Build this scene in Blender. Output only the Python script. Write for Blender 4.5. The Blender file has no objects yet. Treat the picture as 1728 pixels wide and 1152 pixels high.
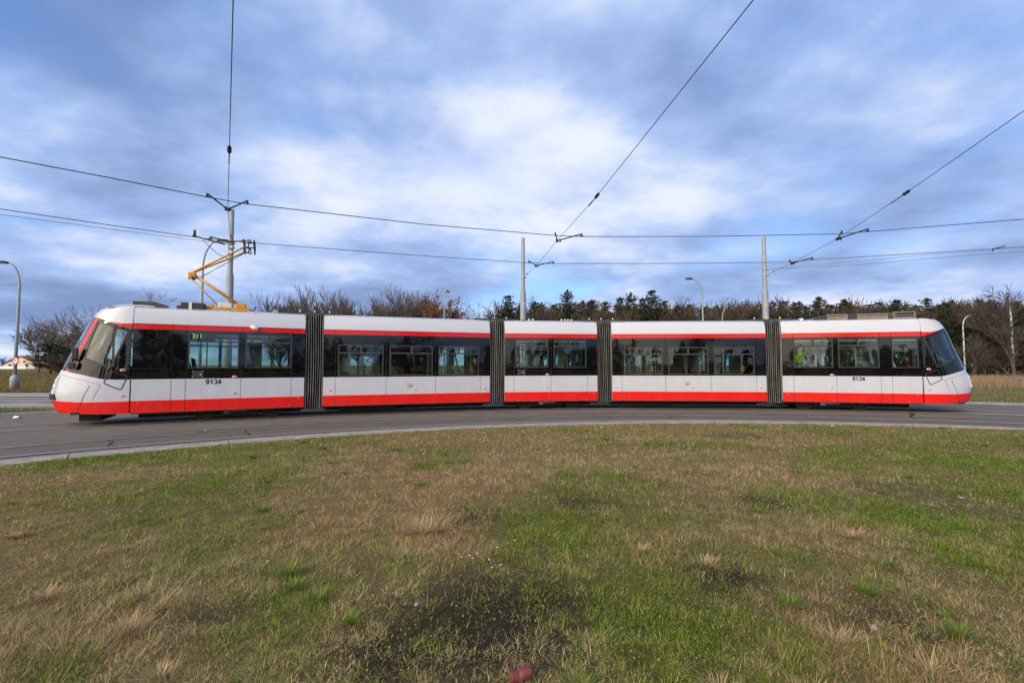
import bpy, bmesh, math, random
import numpy as np
from mathutils import Vector, Matrix
from mathutils.geometry import tessellate_polygon
R = math.radians
sc = bpy.context.scene
COL = sc.collection

# ------------------------------------------------------------------ camera, sky, sun, exposure
cam = bpy.data.cameras.new('camera')
cam.sensor_width = 36.0
cam.lens = 16.39
cam.clip_start = 0.05
cam.clip_end = 5000
camo = bpy.data.objects.new('camera', cam)
COL.objects.link(camo)
camo.location = (0, 0, 1.694)
camo.rotation_euler = (R(90) + 0.0501, 0, 0)
sc.camera = camo
sc.view_settings.view_transform = 'Standard'
sc.view_settings.look = 'None'
sc.view_settings.exposure = 0.2
sc.view_settings.gamma = 1.0
sc.view_settings.use_curve_mapping = False

SUN_EL, SUN_AZ = 28.0, 215.0        # azimuth clockwise from +Y: behind the camera, to the left
sdir = Vector((math.sin(R(SUN_AZ)) * math.cos(R(SUN_EL)), math.cos(R(SUN_AZ)) * math.cos(R(SUN_EL)), math.sin(R(SUN_EL))))
sl = bpy.data.lights.new('sun', 'SUN')
sl.energy = 1.45
sl.angle = R(14)
sl.color = (1.0, 0.90, 0.79)
slo = bpy.data.objects.new('sun', sl)
COL.objects.link(slo)
slo.rotation_euler = (-sdir).to_track_quat('-Z', 'Y').to_euler()

world = bpy.data.worlds.new('World')
sc.world = world
world.use_nodes = True
wn = world.node_tree.nodes
wl = world.node_tree.links
wn.clear()


def wnode(t, **kw):
    n = wn.new(t)
    for k, v in kw.items():
        setattr(n, k, v)
    return n


def wmath(op, a, b=None, c=None, clamp=False):
    n = wn.new('ShaderNodeMath')
    n.operation = op
    n.use_clamp = clamp
    for i, v in enumerate((a, b, c)):
        if v is None:
            continue
        if isinstance(v, (int, float)):
            n.inputs[i].default_value = v
        else:
            wl.new(v, n.inputs[i])
    return n.outputs[0]


def wmix(fac, a, b):
    n = wn.new('ShaderNodeMix')
    n.data_type = 'RGBA'
    for s, v in ((0, fac), (6, a), (7, b)):
        if isinstance(v, (int, float)):
            n.inputs[s].default_value = v
        elif isinstance(v, tuple):
            n.inputs[s].default_value = (*v, 1)
        else:
            wl.new(v, n.inputs[s])
    return n.outputs[2]


def wnoise(vec, scale, detail, rough, dist=0.0):
    n = wn.new('ShaderNodeTexNoise')
    n.inputs['Scale'].default_value = scale
    n.inputs['Detail'].default_value = detail
    n.inputs['Roughness'].default_value = rough
    n.inputs['Distortion'].default_value = dist
    wl.new(vec, n.inputs['Vector'])
    return n.outputs[0]


def wrange(v, a, b, c=0.0, d=1.0):
    n = wn.new('ShaderNodeMapRange')
    n.interpolation_type = 'SMOOTHSTEP'
    wl.new(v, n.inputs[0])
    for i, x in enumerate((a, b, c, d)):
        n.inputs[i + 1].default_value = x
    return n.outputs[0]


sky = wnode('ShaderNodeTexSky', sky_type='NISHITA')
sky.sun_disc = False
sky.sun_elevation = R(SUN_EL)
sky.sun_rotation = R(SUN_AZ)
sky.air_density = 1.0
sky.dust_density = 0.6
sky.ozone_density = 2.0
tc = wnode('ShaderNodeTexCoord')
sep = wnode('ShaderNodeSeparateXYZ')
wl.new(tc.outputs['Generated'], sep.inputs[0])
dx, dy, dz = sep.outputs
zc = wmath('ADD', wmath('MAXIMUM', dz, 0.0), 0.19)
comb = wnode('ShaderNodeCombineXYZ')
wl.new(wmath('DIVIDE', dx, zc), comb.inputs[0])
wl.new(wmath('DIVIDE', dy, zc), comb.inputs[1])
off = wnode('ShaderNodeVectorMath', operation='ADD')
wl.new(comb.outputs[0], off.inputs[0])
off.inputs[1].default_value = (37.12, 23.22, 7.94)
P = off.outputs[0]
n_cov = wnoise(P, 0.80, 4.0, 0.45, 0.15)
n_lit = wnoise(P, 0.62, 7.0, 0.53, 0.1)
n_fin = wnoise(P, 2.3, 7.0, 0.56, 0.15)
cov = wrange(wmath('ADD', n_cov, wmath('MULTIPLY', n_fin, 0.22)), 0.34, 0.64)
lit = wrange(wmath('ADD', n_lit, wmath('MULTIPLY', n_fin, 0.30)), 0.47, 0.86)
horiz = wrange(dz, 0.0, 0.22, 1.0, 0.0)
# clear-sky gaps: the sky model
gap = wnode('ShaderNodeVectorMath', operation='MULTIPLY')
wl.new(sky.outputs[0], gap.inputs[0])
gap.inputs[1].default_value = (1.15, 1.5, 2.05)
cl_dark = (2.0, 2.85, 5.1)
cl_mid = (3.5, 4.9, 8.0)
cl_lit = (7.7, 8.1, 9.3)
c1 = wmix(wrange(lit, 0.0, 0.55), cl_dark, cl_mid)
c2 = wmix(wrange(lit, 0.40, 1.0), c1, cl_lit)
# clouds near the low sun are lit warmer and brighter
dotn = wnode('ShaderNodeVectorMath', operation='DOT_PRODUCT')
wl.new(tc.outputs['Generated'], dotn.inputs[0])
dotn.inputs[1].default_value = sdir
glow = wrange(dotn.outputs['Value'], 0.45, 1.0)
c3 = wmix(glow, c2, (34.0, 29.0, 21.0))
skyc = wmix(cov, gap.outputs[0], c3)
bg = wnode('ShaderNodeBackground')
bg.inputs['Strength'].default_value = 0.1
wl.new(skyc, bg.inputs['Color'])
wo = wnode('ShaderNodeOutputWorld')
wl.new(bg.outputs[0], wo.inputs['Surface'])

# ------------------------------------------------------------------ materials
MATS = {}


def mat(name, col, rough=0.6, metal=0.0, coat=0.0, var=None, bump=None, spec=0.5, emit=None, wear=None):
    """var=(scale, amount) brightness noise; bump=(scale, strength, dist); wear=(scale, colour, lo, hi)"""
    m = bpy.data.materials.new(name)
    m.use_nodes = True
    nt = m.node_tree
    b = nt.nodes['Principled BSDF']
    b.inputs['Base Color'].default_value = (*col, 1)
    b.inputs['Roughness'].default_value = rough
    b.inputs['Metallic'].default_value = metal
    b.inputs['Coat Weight'].default_value = coat
    b.inputs['Coat Roughness'].default_value = 0.04
    b.inputs['Specular IOR Level'].default_value = spec
    t = nt.nodes.new('ShaderNodeTexCoord')
    src = t.outputs['Object']
    cur = None

    def noise(scale, detail=6.0):
        n = nt.nodes.new('ShaderNodeTexNoise')
        n.inputs['Scale'].default_value = scale
        n.inputs['Detail'].default_value = detail
        n.inputs['Roughness'].default_value = 0.6
        nt.links.new(src, n.inputs['Vector'])
        return n.outputs[0]
    if var:
        r = nt.nodes.new('ShaderNodeMapRange')
        nt.links.new(noise(var[0]), r.inputs[0])
        r.inputs[1].default_value = 0.3
        r.inputs[2].default_value = 0.7
        r.inputs[3].default_value = 1 - var[1]
        r.inputs[4].default_value = 1 + var[1]
        v = nt.nodes.new('ShaderNodeVectorMath')
        v.operation = 'SCALE'
        v.inputs[0].default_value = col
        nt.links.new(r.outputs[0], v.inputs['Scale'])
        cur = v.outputs[0]
    if wear:
        r = nt.nodes.new('ShaderNodeMapRange')
        nt.links.new(noise(wear[0], 9.0), r.inputs[0])
        r.inputs[1].default_value = wear[2]
        r.inputs[2].default_value = wear[3]
        mx = nt.nodes.new('ShaderNodeMix')
        mx.data_type = 'RGBA'
        nt.links.new(r.outputs[0], mx.inputs[0])
        if cur:
            nt.links.new(cur, mx.inputs[6])
        else:
            mx.inputs[6].default_value = (*col, 1)
        mx.inputs[7].default_value = (*wear[1], 1)
        cur = mx.outputs[2]
    if cur:
        nt.links.new(cur, b.inputs['Base Color'])
    if bump:
        bn = nt.nodes.new('ShaderNodeBump')
        bn.inputs['Strength'].default_value = bump[1]
        bn.inputs['Distance'].default_value = bump[2]
        nt.links.new(noise(bump[0], bump[3] if len(bump) > 3 else 6.0), bn.inputs['Height'])
        nt.links.new(bn.outputs[0], b.inputs['Normal'])
        if coat:
            nt.links.new(bn.outputs[0], b.inputs['Coat Normal'])
    if emit:
        b.inputs['Emission Color'].default_value = (*emit[0], 1)
        b.inputs['Emission Strength'].default_value = emit[1]
    MATS[name] = m
    return m


def grime(m, amt):
    """road dirt: streaky film, thicker towards the wheels"""
    nt = m.node_tree
    b = nt.nodes['Principled BSDF']
    t = nt.nodes.new('ShaderNodeTexCoord')
    mp = nt.nodes.new('ShaderNodeMapping')
    mp.inputs['Scale'].default_value = (5.0, 5.0, 1.1)
    nt.links.new(t.outputs['Object'], mp.inputs[0])
    n = nt.nodes.new('ShaderNodeTexNoise')
    n.inputs['Scale'].default_value = 1.0
    n.inputs['Detail'].default_value = 7
    n.inputs['Roughness'].default_value = 0.65
    nt.links.new(mp.outputs[0], n.inputs['Vector'])
    sp = nt.nodes.new('ShaderNodeSeparateXYZ')
    nt.links.new(t.outputs['Object'], sp.inputs[0])
    h = nt.nodes.new('ShaderNodeMapRange')
    for i, v in enumerate((0.33, 1.2, 0.28, 0.0)):
        h.inputs[i + 1].default_value = v
    nt.links.new(sp.outputs[2], h.inputs[0])
    ad = nt.nodes.new('ShaderNodeMath')
    nt.links.new(n.outputs[0], ad.inputs[0])
    nt.links.new(h.outputs[0], ad.inputs[1])
    r = nt.nodes.new('ShaderNodeMapRange')
    for i, v in enumerate((0.5, 0.95, 0.0, amt)):
        r.inputs[i + 1].default_value = v
    nt.links.new(ad.outputs[0], r.inputs[0])
    mx = nt.nodes.new('ShaderNodeMix')
    mx.data_type = 'RGBA'  # tone varies at random in broad patches of turf
    nt.links.new(r.outputs[0], mx.inputs[0])
    src = b.inputs['Base Color'].links[0].from_socket
    nt.links.new(src, mx.inputs[6])
    mx.inputs[7].default_value = (0.20, 0.17, 0.15, 1)
    nt.links.new(mx.outputs[2], b.inputs['Base Color'])


def glass(name, tint, refl=1.0, bump=0.0):
    m = bpy.data.materials.new(name)
    m.use_nodes = True
    nt = m.node_tree
    nt.nodes.clear()
    o = nt.nodes.new('ShaderNodeOutputMaterial')
    mx = nt.nodes.new('ShaderNodeMixShader')
    tr = nt.nodes.new('ShaderNodeBsdfTransparent')
    tr.inputs[0].default_value = (*tint, 1)
    gl = nt.nodes.new('ShaderNodeBsdfGlossy')
    gl.inputs['Roughness'].default_value = 0.015
    gl.inputs['Color'].default_value = (0.95, 0.97, 1, 1)
    fr = nt.nodes.new('ShaderNodeFresnel')
    fr.inputs[0].default_value = 1.5
    mu = nt.nodes.new('ShaderNodeMath')
    mu.operation = 'MULTIPLY'
    mu.use_clamp = True
    mu.inputs[1].default_value = refl
    nt.links.new(fr.outputs[0], mu.inputs[0])
    nt.links.new(mu.outputs[0], mx.inputs[0])
    nt.links.new(tr.outputs[0], mx.inputs[1])
    nt.links.new(gl.outputs[0], mx.inputs[2])
    nt.links.new(mx.outputs[0], o.inputs[0])
    if bump:
        t = nt.nodes.new('ShaderNodeTexCoord')
        n = nt.nodes.new('ShaderNodeTexNoise')
        n.inputs['Scale'].default_value = 1.6
        n.inputs['Detail'].default_value = 1.0
        nt.links.new(t.outputs['Object'], n.inputs['Vector'])
        b = nt.nodes.new('ShaderNodeBump')
        b.inputs['Strength'].default_value = 1.0
        b.inputs['Distance'].default_value = bump
        nt.links.new(n.outputs[0], b.inputs['Height'])
        nt.links.new(b.outputs[0], gl.inputs['Normal'])
    MATS[name] = m
    return m


WHITE = mat('white_paint', (0.455, 0.475, 0.545), 0.32, coat=0.5, var=(1.3, 0.035), bump=(1.1, 0.25, 0.004, 1.0))
ROOFW = mat('roof_white_paint', (0.47, 0.495, 0.57), 0.22, coat=0.9, var=(1.3, 0.03))
RED = mat('red_paint', (0.60, 0.003, 0.001), 0.45, spec=0.2, var=(1.7, 0.05), bump=(1.1, 0.25, 0.004, 1.0))
grime(WHITE, 0.16)
grime(RED, 0.10)
REDG = mat('red_gloss_stripe', (0.58, 0.006, 0.002), 0.10, bump=(2.2, 0.5, 0.006, 1.0))
BLACK = mat('black_gloss_panel', (0.004, 0.004, 0.0045), 0.025, spec=0.5, bump=(1.6, 0.5, 0.006, 1.5))
DARK = mat('dark_rubber', (0.02, 0.02, 0.021), 0.55)
FRAME = mat('window_frame_grey', (0.035, 0.037, 0.038), 0.4)
UNDER = mat('underframe_black', (0.012, 0.011, 0.010), 0.8)
RUST = mat('brake_dust_brown', (0.034, 0.024, 0.018), 0.85, var=(6, 0.35))
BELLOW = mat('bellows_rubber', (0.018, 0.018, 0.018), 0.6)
BRIDGE = mat('bellows_pale_ridge', (0.22, 0.215, 0.21), 0.45, var=(4, 0.35))  # pale ridges against near-black folds: pleat shading put into the colour
STEEL = mat('polished_steel', (0.50, 0.49, 0.48), 0.42, metal=0.6, var=(2, 0.15))
GALV = mat('galvanised_steel', (0.42, 0.44, 0.46), 0.5, metal=0.3, var=(5, 0.12))
MAST = mat('mast_grey_paint', (0.25, 0.27, 0.30), 0.55, var=(2.5, 0.14), wear=(7, (0.22, 0.21, 0.2), 0.62, 0.75))
LAMPG = mat('lamp_post_grey', (0.25, 0.29, 0.30), 0.5, var=(4, 0.12))
LAMPF = mat('flaking_light_paint', (0.50, 0.56, 0.55), 0.6, wear=(5, (0.13, 0.12, 0.11), 0.5, 0.58))
IRON = mat('black_iron', (0.02, 0.02, 0.022), 0.55)
WIRE = mat('copper_wire_dark', (0.035, 0.036, 0.038), 0.5)
YELLOW = mat('pantograph_yellow', (0.52, 0.24, 0.015), 0.45, var=(5, 0.2), wear=(9, (0.16, 0.06, 0.02), 0.6, 0.72))
CREAM = mat('cream_interior_panel', (0.55, 0.57, 0.48), 0.5)
INTG = mat('grey_interior', (0.30, 0.32, 0.31), 0.6)
CEIL = mat('ceiling_white', (0.6, 0.62, 0.6), 0.5)
FLOORI = mat('interior_floor', (0.11, 0.12, 0.13), 0.7)
SEATR = mat('seat_red_fabric', (0.22, 0.04, 0.04), 0.8, var=(12, 0.3))
SEATG = mat('seat_grey_shell', (0.36, 0.38, 0.40), 0.4)
POLE = mat('grab_pole', (0.62, 0.64, 0.60), 0.35)
ORANGE = mat('orange_validator', (0.75, 0.28, 0.03), 0.4)
LAMPO = mat('amber_lens', (0.80, 0.16, 0.01), 0.15, coat=1.0)
LAMPR = mat('orange_red_lens', (0.75, 0.08, 0.012), 0.15, coat=1.0)
LENS = mat('headlight_lens', (0.62, 0.65, 0.72), 0.08, coat=1.0)
LED = mat('green_led', (0.1, 0.3, 0.05), 0.5, emit=((0.35, 0.9, 0.10), 0.75))
TEXTB = mat('black_lettering', (0.012, 0.012, 0.014), 0.5)
EMBR = mat('emblem_print', (0.28, 0.20, 0.22), 0.5)
EMBP = mat('pale_emblem_print', (0.44, 0.485, 0.575), 0.4)
AERIAL = mat('roof_cover_grey', (0.28, 0.29, 0.31), 0.55, var=(3, 0.1))
BRASSY = mat('roof_box_tan', (0.16, 0.145, 0.12), 0.5, var=(4, 0.2))
PALE = mat('pale_plastic', (0.55, 0.56, 0.55), 0.5)
GLASS = glass('tinted_green_glass', (0.60, 0.75, 0.69), 1.9, 0.012)
GLASSV = glass('vent_glass', (0.58, 0.73, 0.70), 1.9, 0.010)
GLASSC = glass('cab_glass', (0.58, 0.68, 0.68), 1.8, 0.012)
GLASSD = glass('dark_tinted_glass', (0.03, 0.035, 0.035), 1.0, 0.012)
BARK = mat('grey_bark', (0.075, 0.060, 0.050), 0.9, var=(3, 0.3))
TWIG = mat('bare_twigs', (0.085, 0.062, 0.052), 0.9)
TWIGP = mat('birch_twigs', (0.15, 0.115, 0.105), 0.9)
PINEB = mat('pine_bark', (0.10, 0.060, 0.040), 0.9, var=(3, 0.3))
HOUSEW = mat('house_plaster', (0.62, 0.55, 0.42), 0.8, var=(0.6, 0.06))
HOUSER = mat('house_tiles', (0.16, 0.085, 0.065), 0.8, var=(1.5, 0.2))
SIGNR = mat('sign_red', (0.42, 0.02, 0.03), 0.4)
SIGNW = mat('sign_white', (0.72, 0.72, 0.72), 0.4)
PAINTW = mat('road_paint_white', (0.62, 0.63, 0.64), 0.7, wear=(6, (0.12, 0.12, 0.12), 0.56, 0.68))
PAPER = mat('white_paper', (0.75, 0.75, 0.77), 0.7)
CAN = mat('red_can', (0.135, 0.022, 0.022), 0.6, var=(16, 0.3), wear=(24, (0.09, 0.05, 0.06), 0.5, 0.66))
CANEND = mat('can_end', (0.16, 0.06, 0.07), 0.5, var=(10, 0.2))
STONE = mat('pebble_stone', (0.27, 0.25, 0.24), 0.8, var=(20, 0.2))
LIME = mat('lime_jacket', (0.55, 0.72, 0.04), 0.7)
JEANS = mat('pale_blue_jeans', (0.30, 0.38, 0.55), 0.8)
SKIN = mat('skin', (0.50, 0.30, 0.22), 0.6)
HAIR = mat('dark_hair', (0.02, 0.015, 0.012), 0.6)
TAR = mat('tar_sealing', (0.020, 0.019, 0.019), 0.95, var=(2.5, 0.4), spec=0.05)


def leafmat(name, rough=0.8, trans=0.25):
    m = bpy.data.materials.new(name)
    m.use_nodes = True
    nt = m.node_tree
    b = nt.nodes['Principled BSDF']
    a = nt.nodes.new('ShaderNodeAttribute')
    a.attribute_name = 'tone'
    nt.links.new(a.outputs['Color'], b.inputs['Base Color'])
    b.inputs['Roughness'].default_value = rough
    b.inputs['Specular IOR Level'].default_value = 0.25
    if trans:
        t = nt.nodes.new('ShaderNodeBsdfTranslucent')
        nt.links.new(a.outputs['Color'], t.inputs[0])
        mx = nt.nodes.new('ShaderNodeMixShader')
        mx.inputs[0].default_value = trans
        nt.links.new(b.outputs[0], mx.inputs[1])
        nt.links.new(t.outputs[0], mx.inputs[2])
        nt.links.new(mx.outputs[0], nt.nodes['Material Output'].inputs[0])
    MATS[name] = m
    return m


BLADE = leafmat('grass_blade')
NEEDLE = leafmat('pine_needles', 0.75, 0.1)
LEAF = leafmat('dry_leaves', 0.8, 0.2)


def groundmat(name, cols, scales, bumpd=0.02, rough=0.95):
    """three colours blended by two noises in object space"""
    m = bpy.data.materials.new(name)
    m.use_nodes = True
    nt = m.node_tree
    b = nt.nodes['Principled BSDF']
    b.inputs['Roughness'].default_value = rough
    b.inputs['Specular IOR Level'].default_value = 0.2
    t = nt.nodes.new('ShaderNodeTexCoord')

    def noise(s, d, r=0.6):
        n = nt.nodes.new('ShaderNodeTexNoise')
        n.inputs['Scale'].default_value = s
        n.inputs['Detail'].default_value = d
        n.inputs['Roughness'].default_value = r
        nt.links.new(t.outputs['Object'], n.inputs['Vector'])
        return n.outputs[0]

    def rng(v, a, b_):
        r = nt.nodes.new('ShaderNodeMapRange')
        nt.links.new(v, r.inputs[0])
        r.inputs[1].default_value = a
        r.inputs[2].default_value = b_
        return r.outputs[0]

    def mix(f, a, c):
        x = nt.nodes.new('ShaderNodeMix')
        x.data_type = 'RGBA'
        nt.links.new(f, x.inputs[0])
        for s, v in ((6, a), (7, c)):
            if isinstance(v, tuple):
                x.inputs[s].default_value = (*v, 1)
            else:
                nt.links.new(v, x.inputs[s])
        return x.outputs[2]
    f1 = rng(noise(scales[0], 6), 0.4, 0.6)
    f2 = rng(noise(scales[1], 8), 0.42, 0.62)
    f3 = noise(scales[2], 6, 0.7)
    nb = f3
    c = mix(f1, cols[0], cols[1])
    c = mix(f2, c, cols[2])
    dk = tuple(x * 0.55 for x in cols[0])
    c = mix(rng(f3, 0.62, 0.42), c, dk)
    nt.links.new(c, b.inputs['Base Color'])
    bn = nt.nodes.new('ShaderNodeBump')
    bn.inputs['Strength'].default_value = 0.8
    bn.inputs['Distance'].default_value = bumpd
    nt.links.new(nb, bn.inputs['Height'])
    nt.links.new(bn.outputs[0], b.inputs['Normal'])
    MATS[name] = m
    return m




def soilmat():
    m = bpy.data.materials.new('lawn_thatch_and_soil')
    m.use_nodes = True
    nt = m.node_tree
    b = nt.nodes['Principled BSDF']
    b.inputs['Roughness'].default_value = 0.95
    b.inputs['Specular IOR Level'].default_value = 0.1
    a = nt.nodes.new('ShaderNodeAttribute')
    a.attribute_name = 'tone'
    t = nt.nodes.new('ShaderNodeTexCoord')
    out = []
    for sc_, lo, hi_ in ((140.0, 0.35, 1.5), (16.0, 0.6, 1.35)):
        n = nt.nodes.new('ShaderNodeTexNoise')
        n.inputs['Scale'].default_value = sc_
        n.inputs['Detail'].default_value = 5
        n.inputs['Roughness'].default_value = 0.7
        nt.links.new(t.outputs['Object'], n.inputs['Vector'])
        r = nt.nodes.new('ShaderNodeMapRange')
        for i, v in enumerate((0.3, 0.7, lo, hi_)):
            r.inputs[i + 1].default_value = v
        nt.links.new(n.outputs[0], r.inputs[0])
        out.append((n.outputs[0], r.outputs[0]))
    mu = nt.nodes.new('ShaderNodeMath')
    mu.operation = 'MULTIPLY'
    nt.links.new(out[0][1], mu.inputs[0])
    nt.links.new(out[1][1], mu.inputs[1])
    v = nt.nodes.new('ShaderNodeVectorMath')
    v.operation = 'SCALE'
    nt.links.new(a.outputs['Color'], v.inputs[0])
    nt.links.new(mu.outputs[0], v.inputs['Scale'])
    nt.links.new(v.outputs[0], b.inputs['Base Color'])
    bn = nt.nodes.new('ShaderNodeBump')
    bn.inputs['Distance'].default_value = 0.02
    nt.links.new(out[0][0], bn.inputs['Height'])
    nt.links.new(bn.outputs[0], b.inputs['Normal'])
    return m


SOIL = soilmat()
MEADOW = groundmat('meadow_turf', ((0.13, 0.105, 0.045), (0.10, 0.105, 0.035), (0.17, 0.125, 0.065)), (0.08, 0.5, 9), 0.08)
ASPH = groundmat('asphalt', ((0.185, 0.168, 0.157), (0.225, 0.206, 0.192), (0.135, 0.124, 0.117)), (0.5, 2.3, 70), 0.012, 0.9)
ASPHD = groundmat('asphalt_patch', ((0.150, 0.137, 0.128), (0.168, 0.154, 0.144), (0.125, 0.115, 0.108)), (0.5, 2.0, 140), 0.006, 0.8)
CONC = groundmat('kerb_concrete', ((0.35, 0.345, 0.35), (0.43, 0.42, 0.42), (0.24, 0.23, 0.22)), (0.9, 3.5, 45), 0.005, 0.85)

# ------------------------------------------------------------------ mesh helpers


class MB:
    def __init__(self):
        self.v, self.f, self.m, self.s = [], [], [], []

    def face(self, pts, m=0, smooth=False):
        k = len(self.v)
        self.v.extend([tuple(p) for p in pts])
        self.f.append(tuple(range(k, k + len(pts))))
        self.m.append(m)
        self.s.append(smooth)

    def mesh(self, verts, faces, m=0, smooth=False):
        k = len(self.v)
        self.v.extend([tuple(p) for p in verts])
        for f in faces:
            self.f.append(tuple(i + k for i in f))
            self.m.append(m)
            self.s.append(smooth)

    def box(self, a, b, m=0, bev=0.0):
        x0, y0, z0 = a
        x1, y1, z1 = b
        if bev <= 0:
            v = [(x0, y0, z0), (x1, y0, z0), (x1, y1, z0), (x0, y1, z0), (x0, y0, z1), (x1, y0, z1), (x1, y1, z1), (x0, y1, z1)]
            self.mesh(v, [(0, 3, 2, 1), (4, 5, 6, 7), (0, 1, 5, 4), (1, 2, 6, 5), (2, 3, 7, 6), (3, 0, 4, 7)], m)
            return
        bm = bmesh.new()
        bmesh.ops.create_cube(bm, size=1)
        for q in bm.verts:
            q.co = Vector(((x0 + x1) / 2 + q.co.x * (x1 - x0), (y0 + y1) / 2 + q.co.y * (y1 - y0), (z0 + z1) / 2 + q.co.z * (z1 - z0)))
        bmesh.ops.bevel(bm, geom=bm.edges[:], offset=bev, segments=2, affect='EDGES', profile=0.5)
        self.bm(bm, m)

    def bm(self, bm, m=0, smooth=False):
        bm.verts.index_update()
        self.mesh([q.co[:] for q in bm.verts], [[q.index for q in f.verts] for f in bm.faces], m, smooth)
        bm.free()

    def tube(self, pts, rad, sides=6, m=0, cap=True, smooth=True):
        pts = [Vector(p) for p in pts]
        if not hasattr(rad, '__len__'):
            rad = [rad] * len(pts)
        k = len(self.v)
        up = Vector((0, 0, 1))
        prev = None
        for i, p in enumerate(pts):
            d = (pts[min(i + 1, len(pts) - 1)] - pts[max(i - 1, 0)])
            if d.length < 1e-9:
                d = Vector((0, 0, 1))
            d.normalize()
            if prev is None:
                a = d.cross(up if abs(d.z) < 0.95 else Vector((1, 0, 0))).normalized()
            else:
                a = (prev - d * prev.dot(d))
                a = a.normalized() if a.length > 1e-6 else d.cross(up).normalized()
            prev = a
            b = d.cross(a)
            for j in range(sides):
                t = 2 * math.pi * j / sides
                self.v.append(tuple(p + (a * math.cos(t) + b * math.sin(t)) * rad[i]))
        n = len(pts)
        for i in range(n - 1):
            for j in range(sides):
                j2 = (j + 1) % sides
                self.f.append((k + i * sides + j, k + i * sides + j2, k + (i + 1) * sides + j2, k + (i + 1) * sides + j))
                self.m.append(m)
                self.s.append(smooth)
        if cap and sides > 2:
            self.f.append(tuple(k + j for j in reversed(range(sides))))
            self.m.append(m)
            self.s.append(False)
            self.f.append(tuple(k + (n - 1) * sides + j for j in range(sides)))
            self.m.append(m)
            self.s.append(False)

    def lathe(self, prof, c=(0, 0), sides=16, m=0, smooth=True):
        """prof: (radius, z) list about a vertical axis at c"""
        k = len(self.v)
        for r, z in prof:
            for j in range(sides):
                t = 2 * math.pi * j / sides
                self.v.append((c[0] + r * math.cos(t), c[1] + r * math.sin(t), z))
        for i in range(len(prof) - 1):
            for j in range(sides):
                j2 = (j + 1) % sides
                self.f.append((k + i * sides + j, k + i * sides + j2, k + (i + 1) * sides + j2, k + (i + 1) * sides + j))
                self.m.append(m)
                self.s.append(smooth)
        self.f.append(tuple(k + j for j in reversed(range(sides))))
        self.m.append(m)
        self.s.append(False)
        self.f.append(tuple(k + (len(prof) - 1) * sides + j for j in range(sides)))
        self.m.append(m)
        self.s.append(False)

    def disc_y(self, c, r, th, m=0, sides=20, rx=None):
        """flat disc facing -y"""
        rx = rx or r
        a = [(c[0] + rx * math.cos(2 * math.pi * j / sides), c[1], c[2] + r * math.sin(2 * math.pi * j / sides)) for j in range(sides)]
        b = [(x, y + th, z) for x, y, z in a]
        self.mesh(a + b, [tuple(range(sides)), tuple(reversed(range(sides, 2 * sides)))] + [(j, j + sides, (j + 1) % sides + sides, (j + 1) % sides) for j in range(sides)], m)

    def build(self, name, mats, parent=None, loc=None):
        me = bpy.data.meshes.new(name)
        me.from_pydata(self.v, [], self.f)
        if not isinstance(mats, (list, tuple)):
            mats = [mats]
        for x in mats:
            me.materials.append(x)
        if len(mats) > 1:
            me.polygons.foreach_set('material_index', self.m)
        if any(self.s):
            me.polygons.foreach_set('use_smooth', self.s)
        me.update()
        return link(name, me, parent, loc)


def link(name, me, parent=None, loc=None):
    o = bpy.data.objects.new(name, me)
    COL.objects.link(o)
    if parent:
        o.parent = parent
    if loc:
        o.location = loc
    return o


def tag(o, label=None, cat=None, group=None, kind=None):
    if label:
        o['label'] = label
    if cat:
        o['category'] = cat
    if group:
        o['group'] = group
    if kind:
        o['kind'] = kind
    return o


def empty(name, loc=(0, 0, 0), rz=0.0, parent=None):
    o = bpy.data.objects.new(name, None)
    COL.objects.link(o)
    o.location = loc
    o.rotation_euler = (0, 0, rz)
    o.empty_display_size = 0.3
    o.parent = parent
    return o


def np_mesh(name, V, T, tones, material, parent=None):
    """triangles from numpy arrays with a per-vertex tone"""
    me = bpy.data.meshes.new(name)
    nv, nt_ = len(V), len(T)
    me.vertices.add(nv)
    me.vertices.foreach_set('co', np.ascontiguousarray(V, dtype=np.float32).ravel())
    me.loops.add(nt_ * 3)
    me.loops.foreach_set('vertex_index', np.ascontiguousarray(T, dtype=np.int32).ravel())
    me.polygons.add(nt_)
    me.polygons.foreach_set('loop_start', np.arange(0, nt_ * 3, 3, dtype=np.int32))
    me.update(calc_edges=True)
    if tones is not None:
        at = me.attributes.new('tone', 'FLOAT_COLOR', 'POINT')
        c = np.ones((nv, 4), dtype=np.float32)
        c[:, :3] = tones
        at.data.foreach_set('color', c.ravel())
    me.materials.append(material)
    return link(name, me, parent)


def vnoise(x, y, scale, seed, octaves=1):
    rs = np.random.RandomState(seed)
    out = np.zeros_like(x)
    amp, tot = 1.0, 0.0
    for o in range(octaves):
        g = rs.rand(64, 64)
        u = x * scale * (2 ** o) + 17.3 * o + 500
        v = y * scale * (2 ** o) + 9.1 * o + 500
        iu, iv = np.floor(u).astype(int), np.floor(v).astype(int)
        fu, fv = u - iu, v - iv
        fu = fu * fu * (3 - 2 * fu)
        fv = fv * fv * (3 - 2 * fv)
        a = g[iu % 64, iv % 64] * (1 - fu) + g[(iu + 1) % 64, iv % 64] * fu
        b = g[iu % 64, (iv + 1) % 64] * (1 - fu) + g[(iu + 1) % 64, (iv + 1) % 64] * fu
        out += amp * (a * (1 - fv) + b * fv)
        tot += amp
        amp *= 0.5
    return out / tot


def sstep(a, b, x):
    t = np.clip((x - a) / (b - a), 0, 1)
    return t * t * (3 - 2 * t)


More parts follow.
